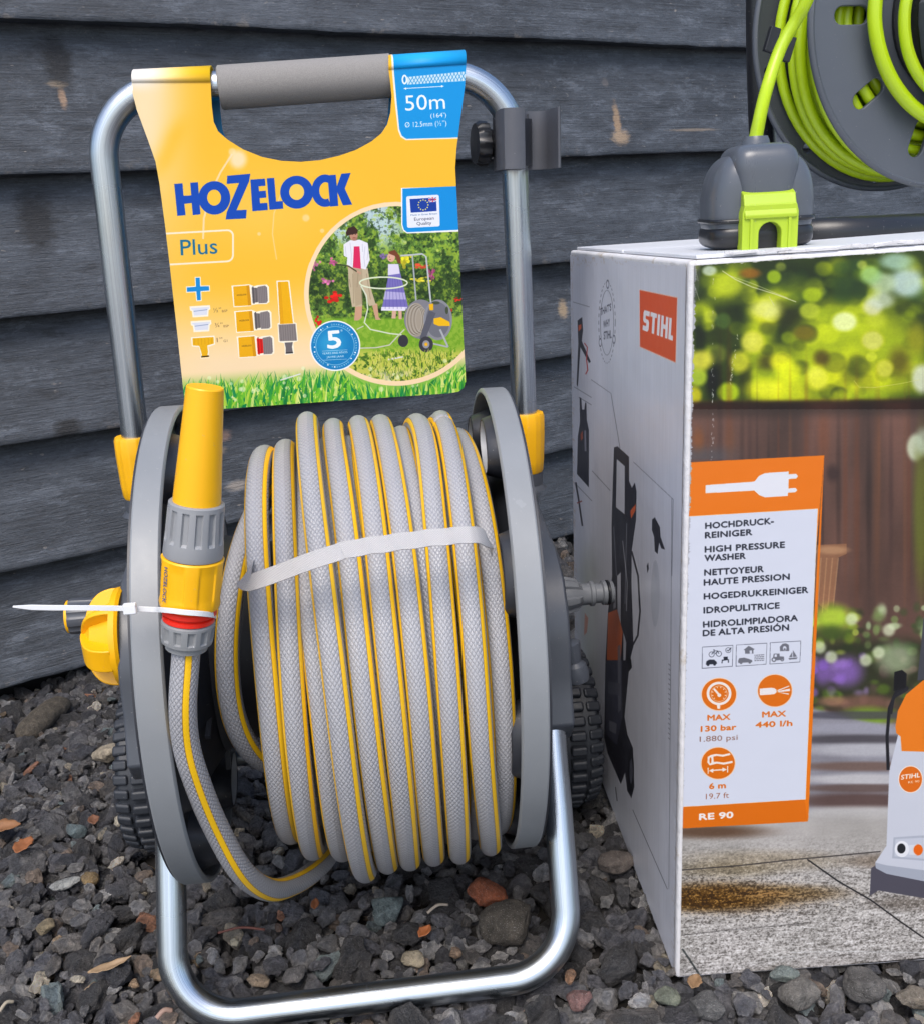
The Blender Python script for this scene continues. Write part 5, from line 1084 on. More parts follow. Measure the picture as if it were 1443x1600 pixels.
gr = sm(Vp, 1290, 1400); K.img *= (1 + (nn - .5)[..., None] * (1.25 * gr + .10 * (1 - gr))[..., None]); K.blend(gr * sm(nn, .58, .72) * .4, (232, 234, 238)); K.blend(gr * sm(nn, .44, .30) * .5, (84, 78, 72)); stn = np.exp(-((U - 1115) / 150) ** 2 - ((Vp - 1402) / 24) ** 2); K.blend(stn * sm(nn, .5, .4) * .8, (50, 30, 12)); K.blend(stn * sm(nn, .6, .7), (170, 125, 60))
K.line([b7(80, 430), b7(400, 405), b7(700, 372), b7(1000, 345), b7(1200, 325)], 2.0, (48, 44, 46), .8); K.line([b7(790, 370), b7(960, 490), b7(1150, 600), b7(1300, 710), b7(1443, 810)], 2.4, (30, 28, 32), .9); K.line([b7(85, 795), b7(300, 770), b7(800, 725)], 1.5, (60, 58, 58), .5); K.line([b7(560, 1008), b7(900, 975), b7(1200, 945), b7(1443, 925)], 2.6, (28, 26, 28), .9); K.line([b7(90, 870), b7(150, 960), b7(190, 1020)], 3, (50, 56, 56), .8)
# washer on the right
f6 = lambda x, y: b6(x, y)
K.poly([(300, 1490), (270, 1510), (275, 1410), (300, 1395), (480, 1440), (480, 1520)], (82, 80, 92), tr=f6); K.poly([(290, 1390), (330, 1330), (340, 1060), (375, 920), (480, 900), (480, 1460), (330, 1430), (292, 1410)], (206, 210, 222), tr=f6); K.poly([(290, 1390), (330, 1400), (480, 1420), (480, 1460), (330, 1430), (292, 1410)], (170, 176, 190), tr=f6)
K.poly([(362, 905), (370, 850), (400, 790), (460, 740), (480, 735), (480, 995), (384, 992), (380, 940), (365, 928)], (238, 128, 32), tr=f6); K.line([(408, 765), (365, 780), (340, 840), (332, 940), (336, 1060)], 5, (34, 34, 40), tr=f6); K.line([(405, 770), (355, 800), (345, 860)], 5, (40, 40, 46), tr=f6); K.poly([(358, 710), (385, 702), (402, 715), (400, 765), (355, 778)], (26, 26, 30), tr=f6); K.poly([(440, 740), (455, 600), (462, 520), (480, 480), (480, 735)], (70, 72, 80), tr=f6)
K.ell(416, 1093, 44, 49, (250, 236, 222), tr=f6); K.ell(416, 1093, 41, 46, (226, 110, 24), tr=f6); K.text('STIHL', (382, 1094), (450, 1085), 7, (250, 246, 240), .03, tr=f6, shear=.2); K.text('RE 90', (408, 1108), (448, 1103), 3.4, (250, 240, 230), .02, tr=f6)
K.poly([(355, 1300), (480, 1292), (480, 1385), (350, 1375)], (178, 184, 198), tr=f6); K.poly([(362, 1307), (480, 1300), (480, 1378), (358, 1368)], (200, 205, 218), tr=f6); K.ell(385, 1342, 26, 29, (236, 238, 244), tr=f6); K.ell(383, 1340, 15, 18, (36, 38, 44), tr=f6); K.ell(442, 1345, 18, 20, (240, 110, 20), tr=f6); K.poly([(410, 1328), (440, 1326), (440, 1364), (410, 1362)], (222, 226, 234), .8, tr=f6); K.ell(442, 1345, 15, 18, (236, 104, 18), tr=f6)
_m = (Vp < 640)[..., None]; _l = K.img.mean(2, keepdims=True); _s = np.clip((K.img - _l) * 1.22 + _l, 0, 1); _s = np.clip((_s - .46) * 1.32 + .40, 0, 1); K.img[:] = np.where(_m, _s, K.img)
_f = np.clip(sm(Vp, 628, 640) * (1 - sm(Vp, 900, 960)), 0, 1)[..., None]; K.img *= 1 - .06 * _f
# orange and white panel
OR, ORD, PW_, TX = (236, 121, 14), (225, 112, 14), (217, 222, 236), (42, 46, 58)
K.poly([(118, 124), (1265, 64), (1130, 1620), (100, 1640)], OR, tr=b2); K.poly([(b3(65, 1355)), b3(1058, 1290), b3(1055, 1470), b3(62, 1525)], ORD)
K.poly([b2(1265, 64), b2(1230, 520), b3(1030, 1300), b3(1060, 1470)], OR); K.poly([b2(122, 573), b2(1212, 507), b3(1040, 1298), b3(66, 1358)], (250, 214, 150)); K.poly([b2(100, 576), b2(1209, 510), b3(1038, 1297), b3(60, 1356)], PW_)
K.poly([(275, 312), (660, 284), (685, 280), (720, 235), (770, 212), (968, 198), (968, 222), (1030, 218), (1046, 238), (1030, 258), (968, 262), (966, 340), (1025, 335), (1040, 355), (1022, 372), (962, 376), (960, 402), (770, 414), (720, 395), (682, 358), (275, 380)], (230, 232, 240), tr=b2)
for s_, a, b in (('HOCHDRUCK-', (274, 676), (842, 634)), ('REINIGER', (272, 755), (662, 727)), ('HIGH PRESSURE', (270, 872), (934, 832)), ('WASHER', (268, 945), (608, 925)), ('NETTOYEUR', (266, 1065), (758, 1034)), ('HAUTE PRESSION', (262, 1148), (974, 1098)), ('HOGEDRUKREINIGER', (262, 1264), (1128, 1208)), ('IDROPULITRICE', (260, 1380), (890, 1338)), ('HIDROLIMPIADORA', (256, 1498), (1042, 1442)), ('DE ALTA PRESIÓN', (254, 1570), (968, 1520))):
    K.text(s_, a, b, 9.2, TX, .045, up=(0, -1), tr=b2, space=1.05)
for (x0, y0, x1, y1) in ((232, 106, 474, 92), (497, 90, 738, 75), (762, 72, 1003, 58)):
    K.poly([[(x0, y0), (x1, y1), (x1 - 6, y1 + 168), (x0 - 3, y0 + 170)], [(x0 + 3, y0 + 3), (x1 - 3, y1 + 4), (x1 - 9, y1 + 165), (x0 + 1, y0 + 166)]], (60, 64, 76), tr=b3)
GI = (112, 114, 124)
K.ell(305, 165, 22, 22, TX, tr=b3, inner=.82); K.ell(362, 160, 22, 22, TX, tr=b3, inner=.82); K.line([(305, 165), (325, 138), (350, 136), (362, 160)], 1, TX, tr=b3); K.line([(325, 140), (335, 162), (350, 138)], 1, TX, tr=b3); K.line([(318, 130), (330, 130)], 1.2, TX, tr=b3)
K.ell(435, 132, 22, 21, TX, tr=b3, inner=.85); K.line([(424, 130), (434, 140), (458, 112)], 1.4, TX, tr=b3); K.poly([(260, 245), (264, 220), (285, 206), (325, 206), (345, 225), (346, 240)], TX, tr=b3); K.ell(277, 245, 11, 11, TX, tr=b3); K.ell(328, 242, 11, 11, TX, tr=b3); K.poly([(398, 184), (430, 182), (432, 204), (400, 206)], TX, tr=b3); K.line([(385, 210), (440, 206)], 1.6, TX, tr=b3); K.line([(388, 210), (386, 235)], 1.4, TX, tr=b3); K.line([(436, 206), (436, 230)], 1.4, TX, tr=b3)
K.poly([(555, 130), (595, 98), (642, 124), (632, 130), (632, 158), (566, 160), (566, 134)], GI, tr=b3); K.poly([(602, 135), (620, 134), (620, 158), (603, 158)], PW_, tr=b3); K.poly([(512, 215), (520, 195), (560, 190), (595, 200), (622, 210), (622, 226), (514, 232)], GI, tr=b3); K.ell(535, 230, 11, 11, GI, tr=b3); K.ell(603, 226, 11, 11, GI, tr=b3)
for j in range(4): K.line([(640, 172 + j * 14), (716, 168 + j * 14)], 1.6, GI, .9, tr=b3); [K.line([(650 + k * 19 + (j % 2) * 8, 168 + j * 14), (650 + k * 19 + (j % 2) * 8, 180 + j * 14)], 1, PW_, tr=b3) for k in range(4)]
K.poly([(840, 140), (838, 105), (860, 82), (885, 78), (908, 90), (912, 138)], GI, tr=b3); K.ell(876, 118, 14, 18, PW_, tr=b3); K.ell(876, 125, 8, 9, GI, tr=b3); K.ell(792, 206, 19, 18, GI, tr=b3, inner=.5); K.ell(857, 206, 14, 13, GI, tr=b3, inner=.4); K.poly([(785, 190), (790, 160), (835, 158), (838, 180), (870, 182), (872, 205), (812, 212)], GI, tr=b3); K.poly([(798, 165), (815, 164), (815, 184), (796, 186)], PW_, tr=b3); K.poly([(940, 130), (972, 182), (942, 186)], GI, tr=b3); K.poly([(935, 145), (935, 186), (910, 188)], GI, tr=b3); K.poly([(905, 194), (978, 188), (968, 202), (912, 206)], GI, tr=b3)
def badge(x, y, rx, ry): K.ell(x, y, rx + 7, ry + 7, (250, 215, 180), .8, rot=-.05, tr=b3); K.ell(x, y, rx, ry, ORD, rot=-.05, tr=b3)
badge(363, 477, 134, 124); K.ell(363, 470, 97, 92, (244, 236, 232), tr=b3, inner=.78); K.poly([(345, 560), (372, 558), (372, 590), (350, 590)], (244, 236, 232), tr=b3); K.ell(363, 472, 64, 62, (244, 236, 232), tr=b3, inner=.95); K.line([(322, 432), (372, 490)], 3.2, (244, 236, 232), tr=b3); K.ell(365, 484, 15, 14, (244, 236, 232), tr=b3)
for k in range(10): a = math.pi * .75 + k * math.pi / 6; K.line([(363 + 46 * C(a), 472 + 45 * S(a)), (363 + 58 * C(a), 472 + 57 * S(a))], 1.2, (244, 236, 232), tr=b3)
badge(800, 448, 132, 124); K.poly([(680, 432), (770, 425), (795, 428), (812, 440), (812, 462), (796, 475), (770, 478), (682, 484)], (240, 234, 234), tr=b3); K.poly([(812, 446), (912, 408), (912, 416), (830, 448)], (240, 234, 234), tr=b3); K.poly([(812, 452), (918, 432), (918, 452), (830, 458)], (240, 234, 234), tr=b3); K.poly([(812, 458), (910, 470), (908, 480), (825, 462)], (240, 234, 234), tr=b3)
badge(356, 1015, 130, 122); K.poly([(275, 965), (300, 950), (340, 942), (390, 948), (448, 936), (452, 950), (395, 964), (345, 958), (318, 964), (322, 1005), (345, 1002), (400, 1010), (468, 996), (470, 1012), (400, 1026), (345, 1018), (290, 1032), (272, 1010)], (244, 234, 228), tr=b3); K.ell(296, 992, 8, 24, ORD, tr=b3)
K.line([(278, 1050), (278, 1098)], 1.6, (244, 234, 228), tr=b3); K.line([(430, 1036), (430, 1088)], 1.6, (244, 234, 228), tr=b3); K.line([(300, 1072), (410, 1064)], 2, (244, 234, 228), tr=b3); K.poly([(284, 1074), (318, 1056), (318, 1090)], (244, 234, 228), tr=b3); K.poly([(424, 1064), (390, 1048), (390, 1082)], (244, 234, 228), tr=b3)
for s_, a, b, h, c, bo in (('MAX', (274, 682), (450, 674), 8.6, ORD, .06), ('130 bar', (222, 768), (496, 752), 8.4, ORD, .055), ('1.880 psi', (212, 848), (508, 832), 8.4, (140, 100, 84), -.004), ('MAX', (702, 656), (884, 648), 8.6, ORD, .06), ('440 l/h', (650, 736), (934, 722), 8.4, ORD, .055), ('6 m', (288, 1216), (414, 1208), 8.6, ORD, .055), ('19.7 ft', (260, 1296), (440, 1284), 8.6, (160, 105, 80), -.004), ('RE 90', (210, 1458), (472, 1440), 9.4, (246, 240, 238), .07)): K.text(s_, a, b, h, c, bo, up=(0, -1), tr=b3, space=1.02)
# creases, scratches, scuffed edges
K.line([b5(255, 165), b5(330, 215), b5(430, 260), b5(560, 300), b5(690, 348)], 1.3, (226, 226, 210), .8); K.line([b5(300, 195), b5(420, 235), b5(640, 325)], 1.0, (214, 216, 190), .7); K.line([b5(530, 315), b5(560, 370)], .9, (214, 216, 190), .7); K.line([b5(1030, 810), b5(1060, 850), b5(1150, 852), b5(1300, 830), b5(1420, 805)], .8, (214, 214, 140), .8)
for i in range(60):
    x = 1116 + r.normal(0, 1.4) - (r.random()) * 2; y = r.uniform(430, 720); 
    if r.random() < .6: K.line([(x - (y - 430) * .012, y), (x + r.normal(0, .6) - (y - 430) * .012, y + r.uniform(1, 6))], .8, (208, 208, 208), .8)
for i in range(26): y = r.uniform(520, 600); K.line([(1155 - (y - 500) * .15 + r.normal(0, 1), y), (1155 - (y - 500) * .15 + r.normal(0, 1), y + r.uniform(1, 5))], .8, (220, 220, 210), .8)
K.line([b7(700, 890), b7(1000, 884), b7(1443, 892)], .8, (236, 238, 240), .7); K.line([b7(560, 920), b7(900, 900)], .7, (226, 226, 226), .6)
ls = lambda y: 1083 - (y - 407) * .0249
edge = U - ls(Vp); tn = fnoise(U.shape, 30, 240, 31, 4, .7); K.blend((1 - sm(edge, 2.5 + 9 * (tn - .5), 4.5 + 9 * (tn - .5))) * 1.0, (176, 178, 186))
top = Vp - (407 - (U - 1083) * .0667); K.blend((1 - sm(top, 7 + 14 * (tn - .5), 9 + 14 * (tn - .5))), (188, 186, 184)); K.blend((1 - sm(top, 2 + 8 * (n2 - .5), 3.4 + 8 * (n2 - .5))) * .5, (120, 110, 100))
bot = (1530 - (U - 1055) * .0696) - Vp; K.blend((1 - sm(bot, 2 + 5 * (tn - .5), 4 + 5 * (tn - .5))) * .8, (150, 148, 146))
K.poly([(1078, 412), (1094, 410), (1092, 445), (1086, 478), (1078, 470)], (84, 88, 84), .5); K.line([(1078, 430), (1092, 470)], .8, (190, 190, 186), .7); K.line([(1084, 412), (1090, 440)], .7, (190, 190, 186), .7)
FRM = K.material(.38, .755, .05, .30, None)
th = .0006; fo = [(c_nb[0] + .003, -th, .003), (BW - .003, -th, .003), (BW - .003, -th, c_rt[2] - .003), (c_nt[0] + .003, -th, HB - .003)]
gridn = 24
def qgrid(a, b, c, d, n=gridn, fn=None):
    V = []; a, b, c, d = map(np.array, (a, b, c, d))
    for i in range(n + 1):
        for j in range(n + 1):
            s_, t_ = i / n, j / n; p = (a * (1 - s_) + b * s_) * (1 - t_) + (d * (1 - s_) + c * s_) * t_
            V.append(p + (fn(s_, t_) if fn else 0))
    return V, [(i * (n + 1) + j, (i + 1) * (n + 1) + j, (i + 1) * (n + 1) + j + 1, i * (n + 1) + j + 1) for i in range(n) for j in range(n)]
V, F = qgrid(*fo); mesh('front_print', V, F, FRM, bxt, uv=K.uv)
# ---- side print
K = Canvas('box_side_print', SF, 1, -.0006, (-.005, -.005), (BD + .03, .575), 1900, (206, 208, 218)); U, Vp = K.U, K.Vv
s1 = lambda x, y: (880 + x / 3.077, 380 + y / 3.077); s4 = lambda x, y: (880 + x / 1.819, 680 + y / 1.818); DK = (44, 44, 54)
n1 = fnoise(U.shape, 8, 9, 40, 4, .6); fib = fnoise(U.shape, 300, 12, 41, 3, .6); K.img *= (1 + (n1 - .5)[..., None] * .06 + (fib - .5)[..., None] * .07)
K.poly([(352, 222), (530, 260), (524, 578), (354, 500)], (236, 196, 180), tr=s1); K.poly([(354, 226), (527, 264), (521, 572), (357, 497)], (222, 84, 38), tr=s1)
q0, q1 = np.array(s1(370, 418)), np.array(s1(506, 470))
SU, SV = lambda x, y: None, None
def lg(x, y):  # logo letters: x along 0..1, y up 0..1
    a = np.array((368, 418)) + (np.array((508, 470)) - np.array((368, 418))) * x; h = 98 * (1 + .08 * x); return s1(a[0] + y * 5, a[1] - h * y)
LTR = {'S': [(0, 0), (.16, 0), (.19, .1), (.20, .45), (.17, .58), (.08, .60), (.08, .75), (.20, .75), (.205, 1), (.03, 1), (0, .88), (.0, .5), (.03, .4), (.11, .38), (.11, .25), (0, .25)],
       'T': [(.23, 1), (.44, 1), (.44, .78), (.38, .78), (.38, 0), (.30, 0), (.30, .78), (.23, .78)], 'I': [(.47, 1), (.55, 1), (.55, 0), (.47, 0)],
       'H': [(.59, 1), (.67, 1), (.67, .62), (.74, .62), (.74, 1), (.82, 1), (.82, 0), (.74, 0), (.74, .40), (.67, .40), (.67, 0), (.59, 0)], 'L': [(.85, 1), (.93, 1), (.93, .23), (1.0, .23), (1.0, 0), (.85, 0)]}
for k_, P_ in LTR.items(): K.poly(P_, (236, 232, 236), tr=lg)
t_ = np.linspace(0, 2 * np.pi, 70)
for rr, ww in ((1, .9), (.80, .7)): 
    for k in range(0, 69, 2 if rr == 1 else 1): K.line([(203 + 38 * rr * C(t_[k]), 382 + 195 * rr * S(t_[k])), (203 + 38 * rr * C(t_[k + 1]), 382 + 195 * rr * S(t_[k + 1]))], ww, (90, 92, 104), .9, tr=s1)
for a in (-1.5, .45, 2.6): K.ell(203 + 36 * C(a), 382 + 185 * S(a), 8, 24, (206, 208, 218), tr=s1); K.ell(203 + 36 * C(a), 382 + 185 * S(a), 7, 22, (80, 82, 96), tr=s1, inner=.7)
K.text('THAT’S', (172, 348), (222, 322), 11, (60, 62, 76), .015, up=(0, -1), tr=s1); K.text('WHY', (186, 408), (216, 396), 11, (60, 62, 76), .015, up=(0, -1), tr=s1); K.text('STIHL', (188, 462), (224, 455), 12, (60, 62, 76), .015, up=(0, -1), tr=s1)
for P_ in ([(45, 282), (122, 306)], [(130, 656), (222, 722), (265, 985)], [(50, 690), (132, 742)], [(328, 1052), (514, 1232), (510, 1600)], [(135, 1095), (220, 1190)], [(72, 740), (132, 778)], [(60, 1160), (135, 1240)]): K.line(P_, 1.0, (100, 102, 112), .8, tr=s1)
K.poly([(66, 372), (88, 355), (92, 420), (86, 470), (128, 570), (120, 575), (80, 500), (68, 690), (62, 680), (70, 480)], DK, tr=s1); K.line([(98, 480), (112, 500), (108, 560), (114, 610), (104, 630)], 1.6, (190, 60, 60), tr=s1); K.poly([(70, 395), (84, 388), (84, 410), (71, 425)], (210, 90, 40), tr=s1)
K.poly([(76, 740), (84, 745), (88, 800), (98, 800), (102, 765), (108, 770), (110, 850), (120, 900), (120, 1175), (64, 1110), (68, 930), (78, 860)], (40, 40, 52), tr=s1); K.poly([(80, 920), (90, 900), (92, 940), (82, 950)], (190, 80, 40), .8, tr=s1); K.poly([(98, 900), (106, 900), (108, 1000), (100, 1000)], (150, 150, 166), .8, tr=s1)
K.line([(58, 1150), (70, 1220), (80, 1290), (90, 1360)], 2.6, DK, tr=s1); K.line([(64, 1250), (88, 1240)], 2, (150, 50, 50), tr=s1)
# main drawing of the washer
K.poly([[(140, 35), (150, 32), (182, 62), (182, 130), (190, 150), (198, 135), (203, 160), (202, 240), (190, 330), (190, 420), (196, 600), (186, 640), (172, 800), (180, 850), (196, 890), (200, 1000), (192, 1032), (180, 1010), (174, 960), (162, 992), (125, 905), (115, 860), (118, 640), (125, 500), (136, 400), (134, 250)], [(148, 68), (170, 88), (170, 225), (146, 205)], [(150, 400), (160, 390), (160, 560), (152, 570)]], DK, tr=s4)
K.poly([(186, 215), (201, 195), (200, 215), (188, 238)], (214, 96, 44), tr=s4); K.poly([(125, 505), (150, 495), (166, 560), (160, 640), (122, 640)], (206, 104, 58), tr=s4); K.poly([(118, 640), (164, 640), (166, 800), (150, 880), (120, 850)], (74, 76, 92), tr=s4); K.line([(190, 330), (208, 400), (214, 500), (208, 570), (190, 605), (180, 600)], 2.6, DK, tr=s4); K.ell(190, 955, 9, 62, (24, 24, 32), tr=s4); K.ell(191, 955, 4.5, 36, (84, 86, 98), tr=s4)
K.poly([(246, 240), (254, 234), (268, 262), (270, 290), (282, 325), (272, 322), (266, 305), (262, 338), (254, 330), (252, 290), (246, 270)], DK, tr=s4); K.poly([(232, 372), (236, 362), (238, 380), (234, 392)], DK, tr=s4); K.ell(256, 450, 12, 95, (186, 190, 200), .8, tr=s4); K.line([(196, 1065), (294, 1290)], 1.1, (90, 92, 104), .85, tr=s4); K.poly([(180, 610), (190, 640), (192, 660), (184, 672), (178, 640)], (30, 30, 36), tr=s4)
K.poly([(152, 600), (160, 595), (162, 780), (154, 790)], (120, 122, 136), .8, tr=s4); K.line([(140, 260), (148, 400)], 1.2, (110, 112, 124), tr=s4); K.line([(176, 250), (172, 480)], 1.2, (120, 122, 132), tr=s4); K.poly([(126, 700), (160, 705), (158, 740), (126, 735)], (96, 98, 112), tr=s4); K.poly([(128, 810), (150, 820), (148, 850), (130, 840)], (128, 130, 142), .8, tr=s4); K.poly([(138, 430), (146, 430), (147, 490), (140, 495)], (150, 152, 162), .9, tr=s4); K.line([(165, 300), (178, 420), (176, 500)], 1.2, (206, 208, 218), .7, tr=s4); K.poly([(168, 560), (176, 590), (174, 640), (168, 640)], (206, 208, 218), .8, tr=s4)
K.text('Ultracompact  0000 000 0000', (1040, 1160), (1046, 1035), 3, (110, 110, 120), .01, up=(-.9, -.3)) if False else None
K.line([s4(300, 180), s4(300, 560), s4(298, 1290)], 1.0, (130, 132, 142), .8); K.line([s4(147, 1000), s4(152, 1040)], 1.6, (70, 70, 80), .8)
for k in range(16): K.line([s4(293 + (k % 2), 650 + k * 14), s4(299, 655 + k * 14)], .9, (80, 80, 90), .8)
K.blend(np.exp(-((U - 918) / 16) ** 2) * sm(Vp, 820, 900) * sm(1120 - Vp, 0, 80) * .28, (140, 150, 110)); K.poly([(60, 505), (70, 520), (66, 560), (58, 570)], (206, 110, 80), .55, tr=s4)  # greenish and orange reflections in the glossy side, painted into the image
tn = fnoise(U.shape, 60, 200, 33, 4, .7); e1 = (1083 - (Vp - 407) * .0249) - U; K.blend(sm(tn, .55, .62) * (1 - sm(e1, 2, 14)) * .35, (150, 132, 110)); e2 = U - 889 - (Vp - 392) * .014; K.blend(sm(tn, .56, .62) * (1 - sm(e2, 1, 6)) * .5, (170, 140, 112)); K.blend(sm(tn, .60, .66) * (1 - sm(Vp - 398, 2, 26)) * .6, (176, 160, 140))
SDM = K.material(.36, 1.0, .10, .35, 0)
def dent(s_, t_): return np.array([0, 0, 0])
ns = SN; inset = .004
a = SF.w((inset, 0, .004)); b = SF.w((BD - inset, 0, .004)); c = SF.w((ft[0] - inset, 0, ft[2] - .004)); d = BF.w(c_nt + np.array([0, 0, -.004])) + SF.M[0] * inset
pts = [BF.l(p) for p in (a, b, c, d)]; outv = BF.l(BF.o - SN) * .0008 
outv = np.array(BF.M @ (-SN)) * .0008
def bulge(s_, t_): return outv * (1 + 0 * s_) 
V, F = qgrid(*pts, fn=bulge); F = [f[::-1] for f in F]
V = np.array(V); 
def side_uv(V_): 
    Wp = BF.o + np.asarray(V_) @ BF.M; return K.uv((Wp - SF.o) @ SF.M.T)
mesh('side_print', V, F, SDM, bxt, uv=side_uv)
# top flaps meeting in the middle, and tape
flapm = NT('white_flap'); flapm.base(flapm.mix(flapm.noise(8, flapm.obj(), 4), (.60, .62, .66), (.74, .76, .80))); flapm.rough(.4); flapm.nrm(flapm.bump(flapm.noise(14, flapm.obj(), 3), .4, .003))
def topz(p, q): return (c_nt * (1 - p) + c_rt * p) * (1 - q) + (c_ft * (1 - p) + c_gt * p) * q
for q0_, q1_ in ((.012, .494), (.506, .988)):
    cs = [topz(.012, q0_), topz(.988, q0_), topz(.988, q1_), topz(.012, q1_)]
    V = [c_ + np.array([0, 0, h]) for h in (.0004, .0030) for c_ in cs]; mesh('top_flap', V, [(3, 2, 1, 0), (4, 5, 6, 7), (0, 1, 5, 4), (1, 2, 6, 5), (2, 3, 7, 6), (3, 0, 4, 7)], flapm.m, bxt, bevel=.0008)
# frayed strip along the front top edge
rr_ = np.random.default_rng(2)
for k in range(26):
    p = rr_.uniform(.01, .62); c_ = topz(p, .003) + np.array([0, rr_.normal(0, .0008), .0024]); V, F = box(c_, (rr_.uniform(.003, .012), .0008, .0007)); V = V + np.array([[0, 0, .0010 * S(v[0] * 300)] for v in V]); mesh('torn_paper', V, F, card_w.m, bxt, smooth=False)
FR = WORLD

# ------------------------------------------------------------------ green hose reel on top of the box
gc = hit(1500, 20, 1, 1.0); gn = np.array([.2, -.98, 0]); gn /= np.linalg.norm(gn); gt = np.array([-gn[1], gn[0], 0])
GR = Frame(gc, gt, -gn, (0, 0, 1)); FR = GR                   # x right, y away, z up ; front flange at y = 0
rl = thing('small_hose_reel', 'dark grey plastic hose reel on a black frame above the cardboard box', 'hose reel', (0, .05, -.19))
def flange2(name, y, R_, slots, m, hub=.0):
    cu = bpy.data.curves.new(name, 'CURVE'); cu.dimensions = '2D'; cu.fill_mode = 'BOTH'; cu.extrude = .0016; cu.bevel_depth = .0010; cu.bevel_resolution = 2
    def ring(P):
        sp_ = cu.splines.new('POLY'); sp_.points.add(len(P) - 1); sp_.use_cyclic_u = True
        for q_, (x, y_) in zip(sp_.points, P): q_.co = (x, y_, 0, 1)
    ring([(R_ * C(a), R_ * S(a)) for a in np.linspace(0, 2 * np.pi, 129)[:-1]])
    for ang, r0, r1, w_ in slots:
        e = np.array([C(ang), S(ang)]); f_ = np.array([-S(ang), C(ang)]); P = [e * (r1 + w_ * C(b)) + f_ * w_ * S(b) for b in np.linspace(-math.pi / 2, math.pi / 2, 9)] + [e * (r0 - w_ * C(b)) - f_ * w_ * S(b) for b in np.linspace(-math.pi / 2, math.pi / 2, 9)]; ring(P[::-1])
    o = bpy.data.objects.new('t', cu); COL.objects.link(o); dg = bpy.context.evaluated_depsgraph_get(); me = o.evaluated_get(dg).to_mesh(); V = np.array([v.co[:] for v in me.vertices]); F = [tuple(p.vertices) for p in me.polygons]; o.evaluated_get(dg).to_mesh_clear(); bpy.data.objects.remove(o)
    V2 = np.stack([V[:, 0], y - V[:, 2], V[:, 1]], 1); ob = mesh(name, V2, F, m, rl, smooth=True); return smooth_by_angle(ob, 40)
FL = plastic('reel_flange_grey', (.070, .080, .098), .42, .06)
sl = [(math.pi, .093, .106, .0066)] + [(math.pi + a, .093, .106, .0066) for a in np.arange(1, 10) * math.pi / 5 * 1.0]
sl = [(math.pi + k * math.radians(36), .102, .121, .0086) for k in range(10)]
f1 = flange2('front_flange', 0, .1500, sl, FL); f2 = flange2('back_flange', .100, .1500, [(math.pi + math.radians(14) + k * math.radians(36), .128, .140, .0058) for k in range(10)], plastic('reel_back_grey', (.040, .045, .055), .45, .08))
for yy, f_, mm in ((0, f1, FL), (.100, f2, FL)):
    a = np.linspace(0, 2 * np.pi, 121)[:-1]; P = np.stack([.1500 * np.cos(a), 0 * a + yy, .1500 * np.sin(a)], 1); V, F, _ = tube(P, .0034, 10, closed=True); mesh('flange_lip', V, F, mm, f_)
lt('drum', (0, .002, 0), (0, 1, 0), [(0, .02), (0, .075), (.096, .075), (.096, .02)], DARK, rl, 48)
lt('hub', (0, -.002, 0), (0, -1, 0), [(0, .02), (0, .072), (.004, .072), (.006, .066), (.022, .060), (.024, .056), (.024, 0)], BLACKP, rl, 48)
# shield shaped hub plate with a raised border
shield = [(-.062, .006), (-.052, .008), (-.049, -.006), (-.042, -.013), (-.034, -.008), (-.031, .010), (.02, .012), (.045, 0), (.045, -.05), (.02, -.076), (0, -.084), (-.022, -.080), (-.042, -.064), (-.055, -.038), (-.061, -.012)]
V, F = prism([(x, z) for x, z in shield], 1, -.040, -.024); sp_o = mesh('hub_plate', V, F, FL, rl, bevel=.0025, seg=3)
P = cat(np.array([(x, -.0405, z) for x, z in shield]), 6, closed=True); V, F, _ = tube(P, .0026, 8, closed=True); mesh('plate_border', V, F, BLACKP, sp_o)
# frame: post behind, bar on the box
FR = WORLD
GRP = lambda p: GR.l(p)
po = [hit(1186, -60, 1, 1.13), hit(1187, 100, 1, 1.13), hit(1192, 250, 1, 1.13), hit(1196, 372, 1, 1.13)]
FR = GR
tb('frame_post', cat([GRP(p) for p in po], 6), .0140, BLACKP, rl, 20)
b0, b1 = hit(1240, 368, 1, .80, WORLD), hit(1470, 356, 1, .84, WORLD); bdv = b1 - b0
V, F, UV = tube([GRP(b0), GRP(b0 + bdv * .5), GRP(b1 + bdv * .6)], .0125, 20); mesh('frame_foot', V, F, BLACKP, rl)
b2_, b3_ = hit(1196, 372, 1, 1.13, WORLD), hit(1500, 360, 1, 1.13, WORLD); V, F, UV = tube([GRP(b2_), GRP(b3_)], .011, 16); mesh('frame_rail', V, F, BLACKP, rl)
V, F, UV = tube([GRP(b1 + bdv * .3), GRP(hit(1520, 358, 1, 1.13, WORLD))], .010, 16); mesh('frame_cross', V, F, BLACKP, rl)
for c_, rt_ in ((hit(1205, 62, 1, .975, WORLD), .3), (hit(1229, 76, 1, .975, WORLD), .3)):
    V, F = box((0, 0, 0), (.0050, .003, .0105)); R3 = Matrix.Rotation(rt_, 3, 'Y'); V = [np.array(R3 @ Vector(v)) + GRP(c_) for v in V]; mesh('hose_clip', V, F, BLACKP, rl, bevel=.0008)
